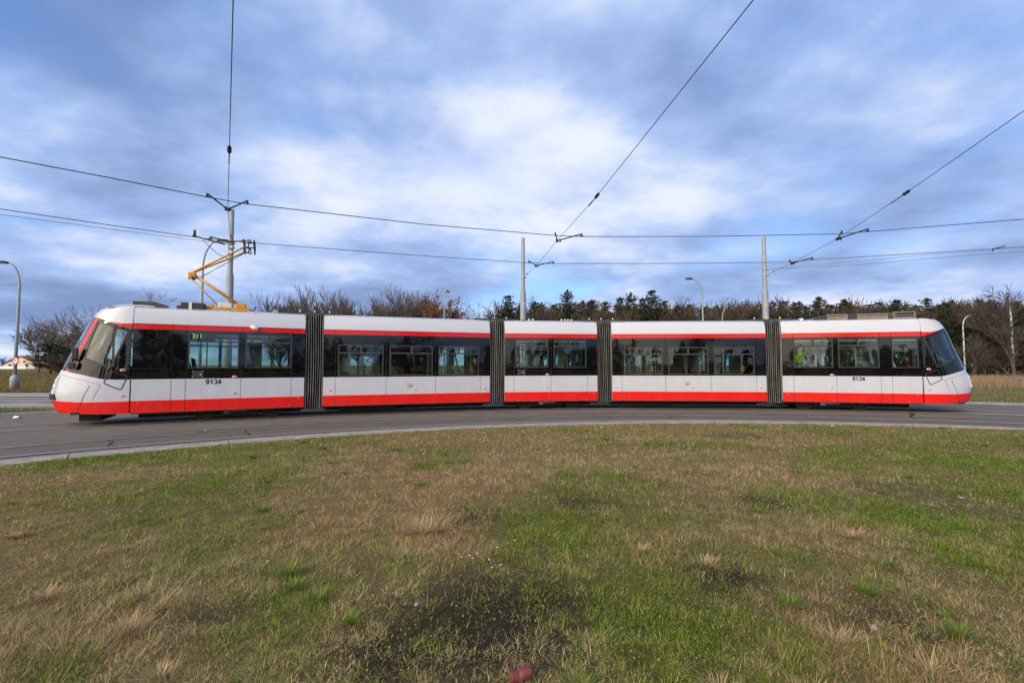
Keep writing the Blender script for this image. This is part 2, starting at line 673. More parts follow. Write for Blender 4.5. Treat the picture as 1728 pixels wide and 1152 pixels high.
def text_mesh(body, size, name, material, parent, loc, sx=1.0, bold=0.0, extrude=0.0):
    cu = bpy.data.curves.new('lettering', 'FONT')
    cu.body = body
    cu.size = size
    cu.offset = bold
    cu.extrude = extrude
    cu.align_x = 'CENTER'
    cu.align_y = 'CENTER'
    to = bpy.data.objects.new('lettering', cu)
    COL.objects.link(to)
    dg = bpy.context.evaluated_depsgraph_get()
    me = bpy.data.meshes.new_from_object(to.evaluated_get(dg))
    bpy.data.objects.remove(to)
    me.transform(Matrix.Scale(sx, 4, (1, 0, 0)))
    me.transform(Matrix.Rotation(R(90), 4, 'X'))
    me.materials.clear()
    me.materials.append(material)
    return link(name, me, parent, loc)


# ------------------------------------------------------------------ ground, lawn, asphalt, tracks
KC, KR = (5.58, -7.07), 20.45            # lawn edge circle
OC, OR = (5.26, -10.74), 34.4            # outer edge of the loop's asphalt
NC, NR0, NR1 = (5.02, -6.63), 20.97, 22.40     # rails of the near track
TC, TR0, TR1 = (5.26, -10.74), 29.14, 30.575   # rails of the tram's track


def arc(c, r, a):
    return (c[0] + r * math.cos(R(a)), c[1] + r * math.sin(R(a)))


def arc_strip(c, r0, r1, a0, a1, z0, z1=None, n=120, m=None):
    m = m or MB()
    z1 = z0 if z1 is None else z1
    for i in range(n):
        b0, b1 = a0 + (a1 - a0) * i / n, a0 + (a1 - a0) * (i + 1) / n
        m.face([(*arc(c, r0, b0), z0), (*arc(c, r1, b0), z1), (*arc(c, r1, b1), z1), (*arc(c, r0, b1), z0)])
    return m


g = MB()
nr = [0, 40, 80, 160, 400, 1600]
g.lathe([(1600, -0.02), (1600, -0.012)], (0, 0), 64)
tag(g.build('ground', MEADOW), kind='structure')

# patches read off the place: (x, y, radius, strength) for bare soil and for lush green
BARE = [(-0.15, 3.05, 0.75, 1.0), (-0.65, 2.75, 0.55, 0.8), (0.25, 3.4, 0.45, 0.7), (1.66, 3.76, 0.30, 0.8), (0.80, 5.53, 0.40, 0.6), (-0.42, 5.02, 0.30, 0.7), (3.05, 5.75, 0.25, 0.7), (2.5, 3.1, 0.35, 0.6), (-2.0, 3.2, 0.30, 0.5), (-1.1, 3.9, 0.25, 0.3)]
LUSH = [(4.6, 5.3, 0.85, 1.0), (3.6, 5.9, 0.7, 0.8), (1.05, 3.05, 0.6, 1.0), (0.9, 2.6, 0.5, 0.7), (0.34, 4.83, 0.5, 0.7), (5.6, 4.8, 0.8, 0.8), (6.6, 6.2, 1.1, 0.7), (7.5, 7.8, 1.3, 0.6), (-1.57, 3.4, 0.5, 0.5), (-2.9, 4.6, 0.5, 0.5), (0.6, 4.2, 0.5, 0.6), (2.2, 2.7, 0.4, 0.6), (-6.5, 8.5, 0.9, 0.6), (-5.0, 6.2, 0.8, 0.4), (-7.4, 8.3, 0.8, 0.7), (9.5, 10.5, 1.6, 0.5), (12, 10.5, 1.4, 0.5)]
STRAW = [(-0.85, 4.6, 0.30, 1.0), (3.45, 6.8, 0.8, 1.0), (-2.6, 3.2, 0.5, 0.9), (1.3, 8.5, 2.0, 0.5), (-1.5, 7.5, 2.0, 0.6), (2.3, 2.55, 0.35, 0.8), (1.35, 2.75, 0.25, 0.7)]


def field(L_, x, y):
    f = np.zeros_like(x)
    for cx, cy, r, s in L_:
        d = np.hypot(x - cx, y - cy) / r
        f = np.maximum(f, s * np.exp(-d * d * 1.1))
    return f



def lawn_z(x, y):
    edge = np.hypot(x - KC[0], y - KC[1]) / KR
    return 0.035 + (vnoise(x, y, 0.35, 11, 2) - 0.5) * 0.16 * sstep(1.0, 0.9, edge) + (vnoise(x, y, 2.2, 12, 2) - 0.5) * 0.035 * sstep(1.0, 0.96, edge)


# lawn inside the loop: gently uneven sheet, thatch where grass grows and dark soil where it is bare
NRI, NAN = 210, 560
ii, jj = np.meshgrid(np.arange(NRI + 1), np.arange(NAN), indexing='ij')
rr_ = KR * ii / NRI
lx = (KC[0] + rr_ * np.cos(2 * math.pi * jj / NAN)).ravel()
ly = (KC[1] + rr_ * np.sin(2 * math.pi * jj / NAN)).ravel()
lbare = np.clip(field(BARE, lx, ly) * 1.3, 0, 1)[:, None]
llush = np.clip(field(LUSH, lx, ly) + 0.5 * sstep(0.5, 0.7, vnoise(lx, ly, 0.75, 31, 3)), 0, 1)[:, None]
ltone = np.array([[0.19, 0.145, 0.070]]) * (1 - llush) + np.array([[0.110, 0.125, 0.030]]) * llush
ltone = ltone * (1 - lbare) + np.array([[0.040, 0.030, 0.023]]) * lbare
k0 = (ii[:-1] * NAN + jj[:-1]).ravel()
k1 = (ii[1:] * NAN + jj[1:]).ravel()
k2_ = (ii[1:] * NAN + (jj[1:] + 1) % NAN).ravel()
k3 = (ii[:-1] * NAN + (jj[:-1] + 1) % NAN).ravel()
lo_ = np_mesh('lawn', np.stack([lx, ly, lawn_z(lx, ly)], 1), np.concatenate([np.stack([k0, k1, k2_], 1), np.stack([k0, k2_, k3], 1)]), ltone, SOIL)
lo_.data.polygons.foreach_set('use_smooth', [True] * len(lo_.data.polygons))
tag(lo_, kind='structure')

# loop asphalt between the lawn kerb and the outer kerb
am = MB()
for i in range(150):
    a0, a1 = 5 + 185 * i / 150, 5 + 185 * (i + 1) / 150
    am.face([(*arc(KC, KR - 0.02, a0), 0.0), (*arc(OC, OR, a0), 0.0), (*arc(OC, OR, a1), 0.0), (*arc(KC, KR - 0.02, a1), 0.0)])
tag(am.build('loop_road', ASPH), kind='structure')

# kerb stones round the lawn
kroot = tag(empty('lawn_kerb', (*KC, 0)), kind='structure')
rk = random.Random(5)
KW = 0.56
kmesh = []
step = math.degrees(2.5 / (KR + KW / 2))
for k in range(3):
    m = MB()
    n = 8
    e = math.degrees((0.012, 0.02, 0.008)[k] / KR)
    v = []
    for i in range(n + 1):
        a = -step / 2 + e + (step - 2 * e) * i / n
        for r_, z in ((KR, -0.05), (KR, 0.045), (KR + 0.02, 0.055), (KR + KW - 0.02, 0.05), (KR + KW, 0.035), (KR + KW, -0.05)):
            v.append((r_ * math.cos(R(a)), r_ * math.sin(R(a)), z))
    fs = []
    for i in range(n):
        for j in range(5):
            fs.append((i * 6 + j, (i + 1) * 6 + j, (i + 1) * 6 + j + 1, i * 6 + j + 1))
    fs += [tuple(range(5, -1, -1)), tuple(n * 6 + j for j in range(6))]
    m.mesh(v, fs)
    o = m.build('kerb_stone', CONC, kroot)
    kmesh.append(o.data)
    bpy.data.objects.remove(o)
a = 24.0
while a < 172:
    o = link('kerb_stone', kmesh[rk.randrange(3)], kroot, (0, 0, rk.uniform(-0.006, 0.006)))
    o.rotation_euler = (0, 0, R(a))
    a += step
# outer kerb: low dark edge with stones
kroot2 = tag(empty('outer_kerb', (*OC, 0)), kind='structure')
st2 = math.degrees(1.5 / OR)
m = MB()
v = []
for i in range(5):
    a = -st2 / 2 + 0.01 + (st2 - 0.02) * i / 4
    for r_, z in ((OR, -0.03), (OR, 0.07), (OR + 0.02, 0.085), (OR + 0.14, 0.085), (OR + 0.14, -0.03)):
        v.append((r_ * math.cos(R(a)), r_ * math.sin(R(a)), z))
fs = [(i * 5 + j, (i + 1) * 5 + j, (i + 1) * 5 + j + 1, i * 5 + j + 1) for i in range(4) for j in range(4)] + [(4, 3, 2, 1, 0), (20, 21, 22, 23, 24)]
m.mesh(v, fs)
o0 = m.build('kerb_stone', CONC, kroot2)
k2 = o0.data
bpy.data.objects.remove(o0)
a = 44.0
while a < 152:
    if a < 66 or a > 122:
        o = link('kerb_stone', k2, kroot2)
        o.rotation_euler = (0, 0, R(a))
    a += st2


def rail(c, r, side, a0, a1):
    """grooved tram rail: bright head, dark groove, tar joint on both sides; side = +1 groove outwards"""
    root = tag(empty('tram_rail', (0, 0, 0)), kind='structure')
    arc_strip(c, r - 0.12, r + 0.13, a0, a1, 0.004).build('tar_joint', TAR, root)
    h = MB()
    for (q0, q1) in ((-0.035, 0.028),):
        b = [(r + q0, 0.004), (r + q0, 0.012), (r + q1, 0.012), (r + q1, 0.004)]
        for (ra, za), (rb, zb) in zip(b, b[1:]):
            arc_strip(c, ra, rb, a0, a1, za, zb, m=h)
    h.build('rail_head', STEEL, root)
    g0 = r + side * 0.03
    arc_strip(c, min(g0, g0 + side * 0.046), max(g0, g0 + side * 0.046), a0, a1, 0.008).build('groove', UNDER, root)
    l0 = r + side * 0.077
    arc_strip(c, min(l0, l0 + side * 0.018), max(l0, l0 + side * 0.018), a0, a1, 0.011).build('check_lip', GALV, root)
    return root


for c, r0, r1, a0, a1 in ((NC, NR0, NR1, 25, 170), (TC, TR0, TR1, 25, 165)):
    rail(c, r0, 1, a0, a1)
    rail(c, r1, -1, a0, a1)

# asphalt repair patches and tar-sealed cracks
def ribbon(pts, w, z, mb):
    for (x0, y0), (x1, y1) in zip(pts, pts[1:]):
        d = Vector((x1 - x0, y1 - y0))
        if d.length < 1e-6:
            continue
        n = Vector((-d.y, d.x)).normalized() * w / 2
        mb.face([(x0 - n.x, y0 - n.y, z), (x1 - n.x, y1 - n.y, z), (x1 + n.x, y1 + n.y, z), (x0 + n.x, y0 + n.y, z)])


rp = random.Random(9)
pm = MB()
for i in range(26):
    a0, a1 = 112 + 20 * i / 26, 112 + 20 * (i + 1) / 26
    w0 = 0.42 + 0.25 * math.sin(i * 0.55) * math.sin(i * 0.21)
    w1 = 0.42 + 0.25 * math.sin((i + 1) * 0.55) * math.sin((i + 1) * 0.21)
    pm.face([(*arc(NC, NR1 + 0.15, a0), 0.004), (*arc(NC, NR1 + 0.15 + w0, a0), 0.004), (*arc(NC, NR1 + 0.15 + w1, a1), 0.004), (*arc(NC, NR1 + 0.15, a1), 0.004)])
tag(pm.build('asphalt_patch', ASPHD), kind='structure')
pm = arc_strip(NC, NR0 + 0.15, NR1 - 0.15, 25, 170, 0.004)
tag(pm.build('asphalt_between_rails', ASPHD), kind='structure')
cm = MB()
cr = [((-1.0, 18.0), (0.3, 15.9), 0.03), ((-8.3, 9.7), (-8.9, 10.5), 0.03), ((-6.2, 11.2), (-7.0, 12.2), 0.03), ((12.9, 15.2), (14.3, 16.7), 0.07),
      ((7.2, 16.2), (6.2, 18.4), 0.03), ((8.6, 17.6), (9.3, 15.8), 0.02), ((0.6, 13.7), (-0.2, 15.3), 0.025), ((4.6, 14.4), (5.4, 15.6), 0.02), ((-3.2, 12.7), (-3.8, 14.0), 0.02),
      ((10.2, 14.0), (9.2, 15.4), 0.02), ((-12.3, 10.2), (-13.2, 11.0), 0.025), ((3.0, 14.5), (3.4, 15.7), 0.02)]
for (p, q, w) in cr:
    pts = []
    n = 12
    for i in range(n + 1):
        t = i / n
        pts.append((p[0] + (q[0] - p[0]) * t + rp.uniform(-0.08, 0.08), p[1] + (q[1] - p[1]) * t + rp.uniform(-0.04, 0.04)))
    ribbon(pts, w, 0.0065, cm)
# long wandering seams beside the near track
for r_, a0, a1 in ((NR1 + 0.55, 55, 100), (NR1 + 0.3, 70, 125), (NR1 + 1.0, 40, 75), (TR0 - 0.5, 60, 70)):
    pts = []
    n = 80
    for i in range(n + 1):
        a = a0 + (a1 - a0) * i / n
        pts.append(arc(NC if r_ < 26 else TC, r_ + 0.10 * math.sin(i * 0.37) + 0.05 * math.sin(i * 1.3), a))
    ribbon(pts, 0.04, 0.0065, cm)
tag(cm.build('asphalt_cracks', TAR), kind='structure')

# side road with markings, left of and behind the tram
rm = MB()
rm.face([(-160, 18.0, -0.006), (-14, 18.0, -0.006), (-4, 20.0, -0.006), (-4, 25.2, -0.006), (-160, 25.2, -0.006)])
tag(rm.build('side_road', ASPHD), kind='structure')
rm = MB()
rm.box((-160, 25.2, -0.03), (-4, 27.3, 0.07))
tag(rm.build('pavement', CONC), kind='structure')
for x0, x1, y, w in ((-70, -14, 22.1, 0.22), (-34, -19.2, 23.07, 0.14), (-40, -20, 24.1, 0.14), (-60, -15, 18.15, 0.16)):
    mm = MB()
    mm.face([(x0, y - w / 2, 0.0), (x1, y - w / 2, 0.0), (x1, y + w / 2, 0.0), (x0, y + w / 2, 0.0)])
    tag(mm.build('road_marking', PAINTW), kind='structure')
mm = MB()
mm.face([(-27.5, 18.7, 0.0), (-19.8, 18.6, 0.0), (-17.5, 19.2, 0.0), (-21.7, 21.35, 0.0)])
tag(mm.build('traffic_island', CONC), kind='structure')

# ------------------------------------------------------------------ the tram
W = 2.46
HALF = W / 2
ZS, ZR, ZW, ZK1, ZK2, ZT = 0.33, 0.675, 1.29, 2.70, 2.855, 3.33
SEC = [((-10.685, 13.113), 0.4852, 4.457), ((-6.235, 15.412), 0.3316, 5.735), ((-0.274, 17.404), 0.1263, 3.573),
       ((3.823, 17.872), -0.0615, 5.735), ((10.094, 17.440), -0.2292, 4.457)]
TB = (2.0, 18.6)
tram = tag(empty('articulated_tram', (TB[0], TB[1], 0)), 'long five-section red, white and black articulated tram standing on the curved track', 'tram')


def flip(L, xs):
    return sorted(L - x for x in xs)


A_SEAM = [0, 0.383, 1.79, 3.19, 3.535, 4.457]
A_WIN = [(0.40, 1.69, True), (1.86, 3.155, True), (3.55, 4.36, False)]
B_SEAM = [0, 0.383, 2.02, 3.72, 5.368, 5.735]
B_WIN = [(0.455, 1.92, True), (2.12, 3.615, True), (3.815, 5.305, True)]
C_SEAM = [0, 0.355, 1.77, 3.185, 3.573]
C_WIN = [(0.40, 1.655, True), (1.87, 3.13, True)]
LAY = []
for i in range(5):
    L = SEC[i][2]
    if i in (0, 4):
        se, wi, hi = A_SEAM, A_WIN, True
        if i == 0:
            se = flip(L, se)
            wi = sorted([(L - b, L - a, v) for a, b, v in wi if v])
    elif i in (1, 3):
        se, wi, hi = B_SEAM, B_WIN, False
    else:
        se, wi, hi = C_SEAM, C_WIN, True
    LAY.append((se, wi, hi))


def holed(mb, outer, holes, y0, y1, m=0):
    """flat wall piece in the xz-plane with rectangular holes, thickness y0..y1"""
    x0, x1, z0, z1 = outer
    xs = sorted({x0, x1, *[h for q in holes for h in q[:2]]})
    zs = sorted({z0, z1, *[h for q in holes for h in q[2:]]})

    def solid(i, j):
        if i < 0 or j < 0 or i >= len(xs) - 1 or j >= len(zs) - 1:
            return False
        cx, cz = (xs[i] + xs[i + 1]) / 2, (zs[j] + zs[j + 1]) / 2
        return not any(h[0] < cx < h[1] and h[2] < cz < h[3] for h in holes)
    for i in range(len(xs) - 1):
        for j in range(len(zs) - 1):
            if not solid(i, j):
                continue
            a, b, c, d = xs[i], xs[i + 1], zs[j], zs[j + 1]
            mb.face([(a, y0, c), (b, y0, c), (b, y0, d), (a, y0, d)], m)
            mb.face([(b, y1, c), (a, y1, c), (a, y1, d), (b, y1, d)], m)
            if not solid(i - 1, j):
                mb.face([(a, y1, c), (a, y0, c), (a, y0, d), (a, y1, d)], m)
            if not solid(i + 1, j):
                mb.face([(b, y0, c), (b, y1, c), (b, y1, d), (b, y0, d)], m)
            if not solid(i, j - 1):
                mb.face([(a, y1, c), (b, y1, c), (b, y0, c), (a, y0, c)], m)
            if not solid(i, j + 1):
                mb.face([(a, y0, d), (b, y0, d), (b, y1, d), (a, y1, d)], m)


def bev_panel(x0, x1, z0, z1, y0=0.0, th=0.03, b=0.005):
    mb = MB()
    o = [(x0, z0), (x1, z0), (x1, z1), (x0, z1)]
    i_ = [(x0 + b, z0 + b), (x1 - b, z0 + b), (x1 - b, z1 - b), (x0 + b, z1 - b)]
    v = [(x, y0, z) for x, z in i_] + [(x, y0 + b, z) for x, z in o] + [(x, y0 + th, z) for x, z in o]
    fs = [(0, 1, 2, 3)]
    for k in range(4):
        k2_ = (k + 1) % 4
        fs += [(4 + k, 4 + k2_, k2_, k), (8 + k, 8 + k2_, 4 + k2_, 4 + k)]
    fs.append((11, 10, 9, 8))
    mb.mesh(v, fs)
    return mb


ROOFP = [(0.0, 2.868), (0.004, 2.93), (0.016, 3.02), (0.036, 3.12), (0.066, 3.22), (0.1085, 3.33)]
ROOFT = [(0.116, 3.338), (0.35, 3.385), (0.8, 3.405), (1.23, 3.41)]


def lens_lamp(parent, x, z, name, material, rx=0.05, rz=0.028):
    mb = MB()
    mb.disc_y((x, -0.012, z), rz + 0.008, 0.014, 1, 14, rx + 0.008)
    n = 12
    v = [(x, -0.034, z)]
    for q, dpt in ((0.55, 0.031), (1.0, 0.013)):
        for j in range(n):
            t = 2 * math.pi * j / n
            v.append((x + rx * q * math.cos(t), -dpt, z + rz * q * math.sin(t)))
    fs = [(0, 1 + j, 1 + (j + 1) % n) for j in range(n)] + [(1 + j, 1 + n + j, 1 + n + (j + 1) % n, 1 + (j + 1) % n) for j in range(n)]
    mb.mesh(v, fs, 0, True)
    return mb.build(name, [material, PALE], parent)


def emblem(parent, x, z, pale=False):
    mb = MB()
    r = 0.115
    if pale:
        mb.disc_y((x, -0.003, z), 0.15, 0.003, 0, 24)
        return mb.build('emblem', EMBP, parent)
    n = 26
    for j in range(n):            # ring of small letters
        t0, t1 = 2 * math.pi * (j + 0.15) / n, 2 * math.pi * (j + 0.62 + 0.2 * (j % 3 == 0)) / n
        if j in (6, 7, 19, 20):
            continue
        mb.face([(x + q * math.cos(t), -0.003, z + q * math.sin(t)) for q, t in ((r, t0), (r, t1), (r - 0.022, t1), (r - 0.022, t0))])
    s = 0.042                      # shield with crown above and supporters
    mb.face([(x - s, -0.003, z - 0.005), (x - s, -0.003, z - 0.055), (x, -0.003, z - 0.085), (x + s, -0.003, z - 0.055), (x + s, -0.003, z - 0.005)])
    for k in (-1, 0, 1):
        mb.face([(x + k * 0.03 - 0.011, -0.003, z + 0.012), (x + k * 0.03 + 0.011, -0.003, z + 0.012), (x + k * 0.03, -0.003, z + 0.055)])
    mb.face([(x - 0.042, -0.003, z + 0.002), (x + 0.042, -0.003, z + 0.002), (x + 0.042, -0.003, z + 0.014), (x - 0.042, -0.003, z + 0.014)])
    for k in (-1, 1):
        mb.face([(x + k * 0.055, -0.003, z - 0.05), (x + k * 0.07, -0.003, z - 0.045), (x + k * 0.068, -0.003, z + 0.03), (x + k * 0.052, -0.003, z + 0.02)])
    return mb.build('emblem', EMBR, parent)


SEATM = {}


def seat(parent, x, y, zf, face, fabric=SEATR):
    """passenger seat facing along +x or -x, mesh shared"""
    if fabric.name not in SEATM:
        mb = MB()
        mb.box((-0.22, -0.21, 0.36), (0.20, 0.21, 0.44), 0, 0.03)

        def slab(x0, tx, wy0, wy1, z0, h, m, bev):
            b_ = bmesh.new()
            bmesh.ops.create_cube(b_, size=1)
            for q in b_.verts:
                zz = q.co.z + 0.5
                q.co = Vector((x0 + q.co.x * tx - zz * 0.10, q.co.y * 2 * (wy0 if zz < 0.5 else wy1), z0 + zz * h))
            if bev:
                bmesh.ops.bevel(b_, geom=b_.edges[:], offset=bev, segments=2, affect='EDGES', profile=0.5)
            mb.bm(b_, m)
        slab(-0.24, 0.06, 0.21, 0.16, 0.42, 0.62, 0, 0.028)
        slab(-0.285, 0.025, 0.20, 0.155, 0.36, 0.66, 1, 0)
        mb.box((-0.12, -0.05, 0.0), (0.02, 0.05, 0.36), 1)
        mb.tube([(-0.37, -0.12, 1.00), (-0.39, -0.12, 1.07), (-0.39, 0.12, 1.07), (-0.37, 0.12, 1.00)], 0.014, 6, 1)
        o = mb.build('passenger_seat', [fabric, SEATG])
        SEATM[fabric.name] = o.data
        bpy.data.objects.remove(o)
    ob = link('passenger_seat', SEATM[fabric.name], parent, (x, y, zf))
    if face < 0:
        ob.rotation_euler = (0, 0, math.pi)
    return ob


def pole(parent, x, y, z0, z1, material=POLE, r=0.018):
    mb = MB()
    mb.tube([(x, y, z0), (x, y, z1)], r, 8)
    return mb.build('grab_pole', material, parent)


sections = []
for i in range(5):
    (ox, oy), hd, L = SEC[i]
    se, wi, hi = LAY[i]
    wz0, wz1, wtr = (1.59, 2.665, 2.385) if hi else (1.325, 2.372, 2.095)
    zf = 0.86 if hi else 0.36
    # body shell: inner liner, underframe, roof, ceiling, floor, ends, far wall
    mb = MB()
    holes = [(a, b, wz0, wz1) for a, b, v in wi]
    holed(mb, (0.0, L, ZS + 0.01, 2.86), holes, 0.034, 0.075, 0)
    # far wall (doors and windows), three colours
    fh = [(0.45, L / 2 - 0.35, wz0, wz1), (L / 2 - 0.25, L / 2 + 0.6, 0.45, 2.4) if not hi else (L / 2 - 0.25, L / 2 + 0.6, wz0, wz1), (L / 2 + 0.7, L - 0.42, wz0, wz1)]
    if not hi:
        fh = [(0.45, 1.7, 0.5, 2.4), (1.95, 3.8, wz0, wz1), (4.05, L - 0.42, 0.5, 2.4)]
    holed(mb, (0.0, L, ZS, 2.86), fh, W - 0.075, W - 0.03, 0)
    holed(mb, (0.002, L - 0.002, ZS, ZR), [h for h in fh if h[2] < ZR], W - 0.028, W, 2)
    holed(mb, (0.002, L - 0.002, ZR, ZW), [h for h in fh if h[2] < ZW], W - 0.028, W, 3)
    holed(mb, (0.002, L - 0.002, ZW, ZK1), fh, W - 0.028, W, 4)
    holed(mb, (0.002, L - 0.002, ZK1, ZK2), [], W - 0.028, W, 2)
    # roof top sheet
    prof = ROOFT + [(W - y, z) for y, z in reversed(ROOFT[:-1])]
    for (ya, za), (yb, zb) in zip(prof, prof[1:]):
        mb.face([(0, ya, za), (L, ya, za), (L, yb, zb), (0, yb, zb)], 1, True)
    fp = [(W - y, z) for y, z in ROOFP]
    for (ya, za), (yb, zb) in zip(fp, fp[1:]):
        mb.face([(0, ya, za), (0, yb, zb), (L, yb, zb), (L, ya, za)], 1, True)
    mb.box((0, 0.08, 2.56), (L, W - 0.08, 2.60), 5)             # ceiling
    mb.box((0, 0.03, ZS - 0.02), (L, W - 0.03, ZS + 0.06), 6)    # underframe plate
    mb.box((0, 0.08, zf - 0.04), (L, W - 0.08, zf), 7)           # floor
    for xx in (0.0, L - 0.05):                                   # end frames
        holed_m = MB()
        mb.box((xx, 0.10, ZS), (xx + 0.05, 0.45, 2.86), 0)
        mb.box((xx, W - 0.45, ZS), (xx + 0.05, W - 0.10, 2.86), 0)
        mb.box((xx, 0.10, 2.60), (xx + 0.05, W - 0.10, 3.33), 0)
    body = mb.build('body_section', [INTG, ROOFW, RED, WHITE, BLACK, CEIL, UNDER, FLOORI], tram, (ox - TB[0], oy - TB[1], 0))
    body.rotation_euler = (0, 0, hd)
    sections.append(body)
    body['label'] = ['front tram section carrying the pantograph', 'long tram section second from the left', 'short middle tram section',
                     'long tram section second from the right', 'rear tram section with tan roof boxes'][i]
    # near-side roof cover panel
    mb = MB()
    pr_ = ROOFP
    for (ya, za), (yb, zb) in zip(pr_, pr_[1:]):
        mb.face([(0.004, ya, za), (L - 0.004, ya, za), (L - 0.004, yb, zb), (0.004, yb, zb)], 0, True)
    for xx, s in ((0.004, 1), (L - 0.004, -1)):
        q = [(xx, y, z) for y, z in pr_] + [(xx, 0.14, 3.33), (xx, 0.03, 2.868)]
        mb.face(q if s < 0 else q[::-1])
    mb.face([(0.004, 0.03, 2.868), (L - 0.004, 0.03, 2.868), (L - 0.004, 0.0, 2.868), (0.004, 0.0, 2.868)])
    mb.build('roof_side_panel', ROOFW, body)
    mb = MB()
    mb.box((0.10 if i else 0.0, -0.014, 2.857), (L - (0.10 if i < 4 else 0.0), 0.02, 2.867))
    mb.build('rain_gutter', DARK, body)
    # panels between the seams
    for a, b in zip(se, se[1:]):
        x0, x1 = a + 0.0055, b - 0.0055
        bev_panel(x0, x1, ZS, ZR - 0.001).build('skirt_panel', RED, body)
        bev_panel(x0, x1, ZR + 0.001, ZW - 0.002).build('lower_panel', WHITE, body)
        bev_panel(x0, x1, ZK1 + 0.002, ZK2).build('red_stripe_panel', REDG, body)
        hs = [(max(p, x0), min(q, x1), wz0, wz1) for p, q, v in wi if q > x0 and p < x1]
        mb = MB()
        holed(mb, (x0, x1, ZW, ZK1), hs, 0.0, 0.03)
        mb.build('black_window_band', BLACK, body)
    # windows
    for k, (p, q, vent) in enumerate(wi):
        dark = (i == 0 and not vent)
        mb = MB()
        fr = 0.035
        y0, y1 = -0.004, 0.05
        if vent:
            mid = (p + q) / 2
            holed(mb, (p, q, wz0, wz1), [(p + fr, q - fr, wz0 + fr * 0.7, wtr - 0.02), (p + fr, mid - 0.03, wtr + 0.025, wz1 - fr), (mid + 0.03, q - fr, wtr + 0.025, wz1 - fr)], y0, y1)
        else:
            holed(mb, (p, q, wz0, wz1), [(p + fr, q - fr, wz0 + fr * 0.7, wz1 - fr)], y0 if not dark else 0.002, y1)
        wf = mb.build('window_frame', FRAME if not dark else BLACK, body)

        def pane(a, b, c, d, material, y=0.012):
            m_ = MB()
            m_.face([(a, y, c), (b, y, c), (b, y, d), (a, y, d)])
            return m_.build('window_pane', material, body)
        if vent:
            pane(p + fr, q - fr, wz0 + fr * 0.7, wtr - 0.02, GLASS, 0.010)
            pane(p + fr, mid - 0.03, wtr + 0.025, wz1 - fr, GLASSV, 0.014)
            pane(mid + 0.03, q - fr, wtr + 0.025, wz1 - fr, GLASSV, 0.014)
        else:
            pane(p + fr, q - fr, wz0 + fr * 0.7, wz1 - fr, GLASSD if dark else GLASS, 0.006)
    mb = MB()
    for h in fh:
        mb.face([(h[0], W - 0.04, h[2]), (h[1], W - 0.04, h[2]), (h[1], W - 0.04, h[3]), (h[0], W - 0.04, h[3])])
    mb.build('far_window_pane', GLASSV, body)
    # underside bellows-side ends, small reflectors
    for xx, zz in ((0.17, 0.62), (L - 0.17, 0.62), (L - 0.42, 0.40)):
        if hi:
            mb = MB()
            mb.disc_y((xx, -0.006, zz), 0.012, 0.006, 0, 10)
            mb.build('bolt', PALE, body)
    mb = MB()
    mb.box((0.05, 0.75, 0.13), (L - 0.05, W - 0.75, ZS - 0.03), 0, 0.02)  # dark filler box, added to make the gap under the floor read as shade
    mb.build('underfloor_shade_fill', UNDER, body)
    # interior
    if hi:
        spots = [(0.62, 1), (1.35, -1), (2.15, 1), (2.85, -1)] if i != 0 else [(1.55, 1), (2.3, -1), (3.1, 1), (3.85, -1)]
        if i == 4:
            spots = [(1.25, 1), (1.60, 1), (2.35, -1), (2.85, -1)]
        for xs_, fc in spots:
            seat(body, xs_, W - 0.42, zf, fc, SEATR if i != 4 else DARK)
            if i != 4:
                seat(body, xs_ + 0.05, 0.42, zf - 0.12, fc)
    else:
        for xs_, fc in ((1.95, 1), (2.75, 1), (3.35, -1), (4.2, 1), (5.0, -1)) if i == 1 else ((1.55, 1), (2.35, 1), (2.95, -1), (3.65, 1), (3.35, -1)):
            seat(body, xs_, 0.45, zf + 0.05, fc)
            seat(body, xs_, 0.90, zf + 0.05, fc)
            if 1.9 < xs_ < 3.6:
                seat(body, xs_, W - 0.45, zf + 0.05, fc)
    for xs_, yy in ((0.22 * L, 0.75), (0.36 * L, W - 0.7), (0.62 * L, 0.8), (0.8 * L, W - 0.6)):
        pole(body, xs_, yy, zf, 2.56)
    mb = MB()
    mb.tube([(0.3, 0.62, 2.30), (L - 0.3, 0.62, 2.30)], 0.016, 6)
    mb.tube([(0.3, W - 0.62, 2.30), (L - 0.3, W - 0.62, 2.30)], 0.016, 6)
    mb.build('ceiling_handrail', POLE, body)
    mb = MB()
    pan = {0: [(2.7, 3.2)], 1: [(0.30, 0.36), (0.5, 0.80), (4.55, 4.85)], 2: [(1.15, 1.3), (2.55, 2.8)], 3: [(0.68, 0.80), (0.95, 1.07), (1.75, 1.95), (3.35, 3.5), (4.5, 4.75)], 4: [(1.0, 1.12), (3.3, 3.5)]}[i]
    for a, b in pan:
        mb.box((a, W - 0.30, zf), (b, W - 0.10, 2.45))
    if i == 1:
        mb.box((0.56, 0.60, 1.45), (0.86, 0.63, 1.95))
    mb.build('interior_panel', CREAM, body)
    for xs_ in {0: (), 1: (2.22, 5.15), 2: (), 3: (1.62, 5.08), 4: ()}[i]:
        mb = MB()
        mb.box((xs_ - 0.07, 0.50, 1.42), (xs_ + 0.07, 0.58, 1.66), 0, 0.02)
        mb.tube([(xs_, 0.60, zf), (xs_, 0.60, 2.56)], 0.018, 8, 1)
        mb.build('ticket_validator', [ORANGE, POLE], body)

# lettering, lamps and small fittings of the sections
S0, S1, S2, S3, S4 = sections


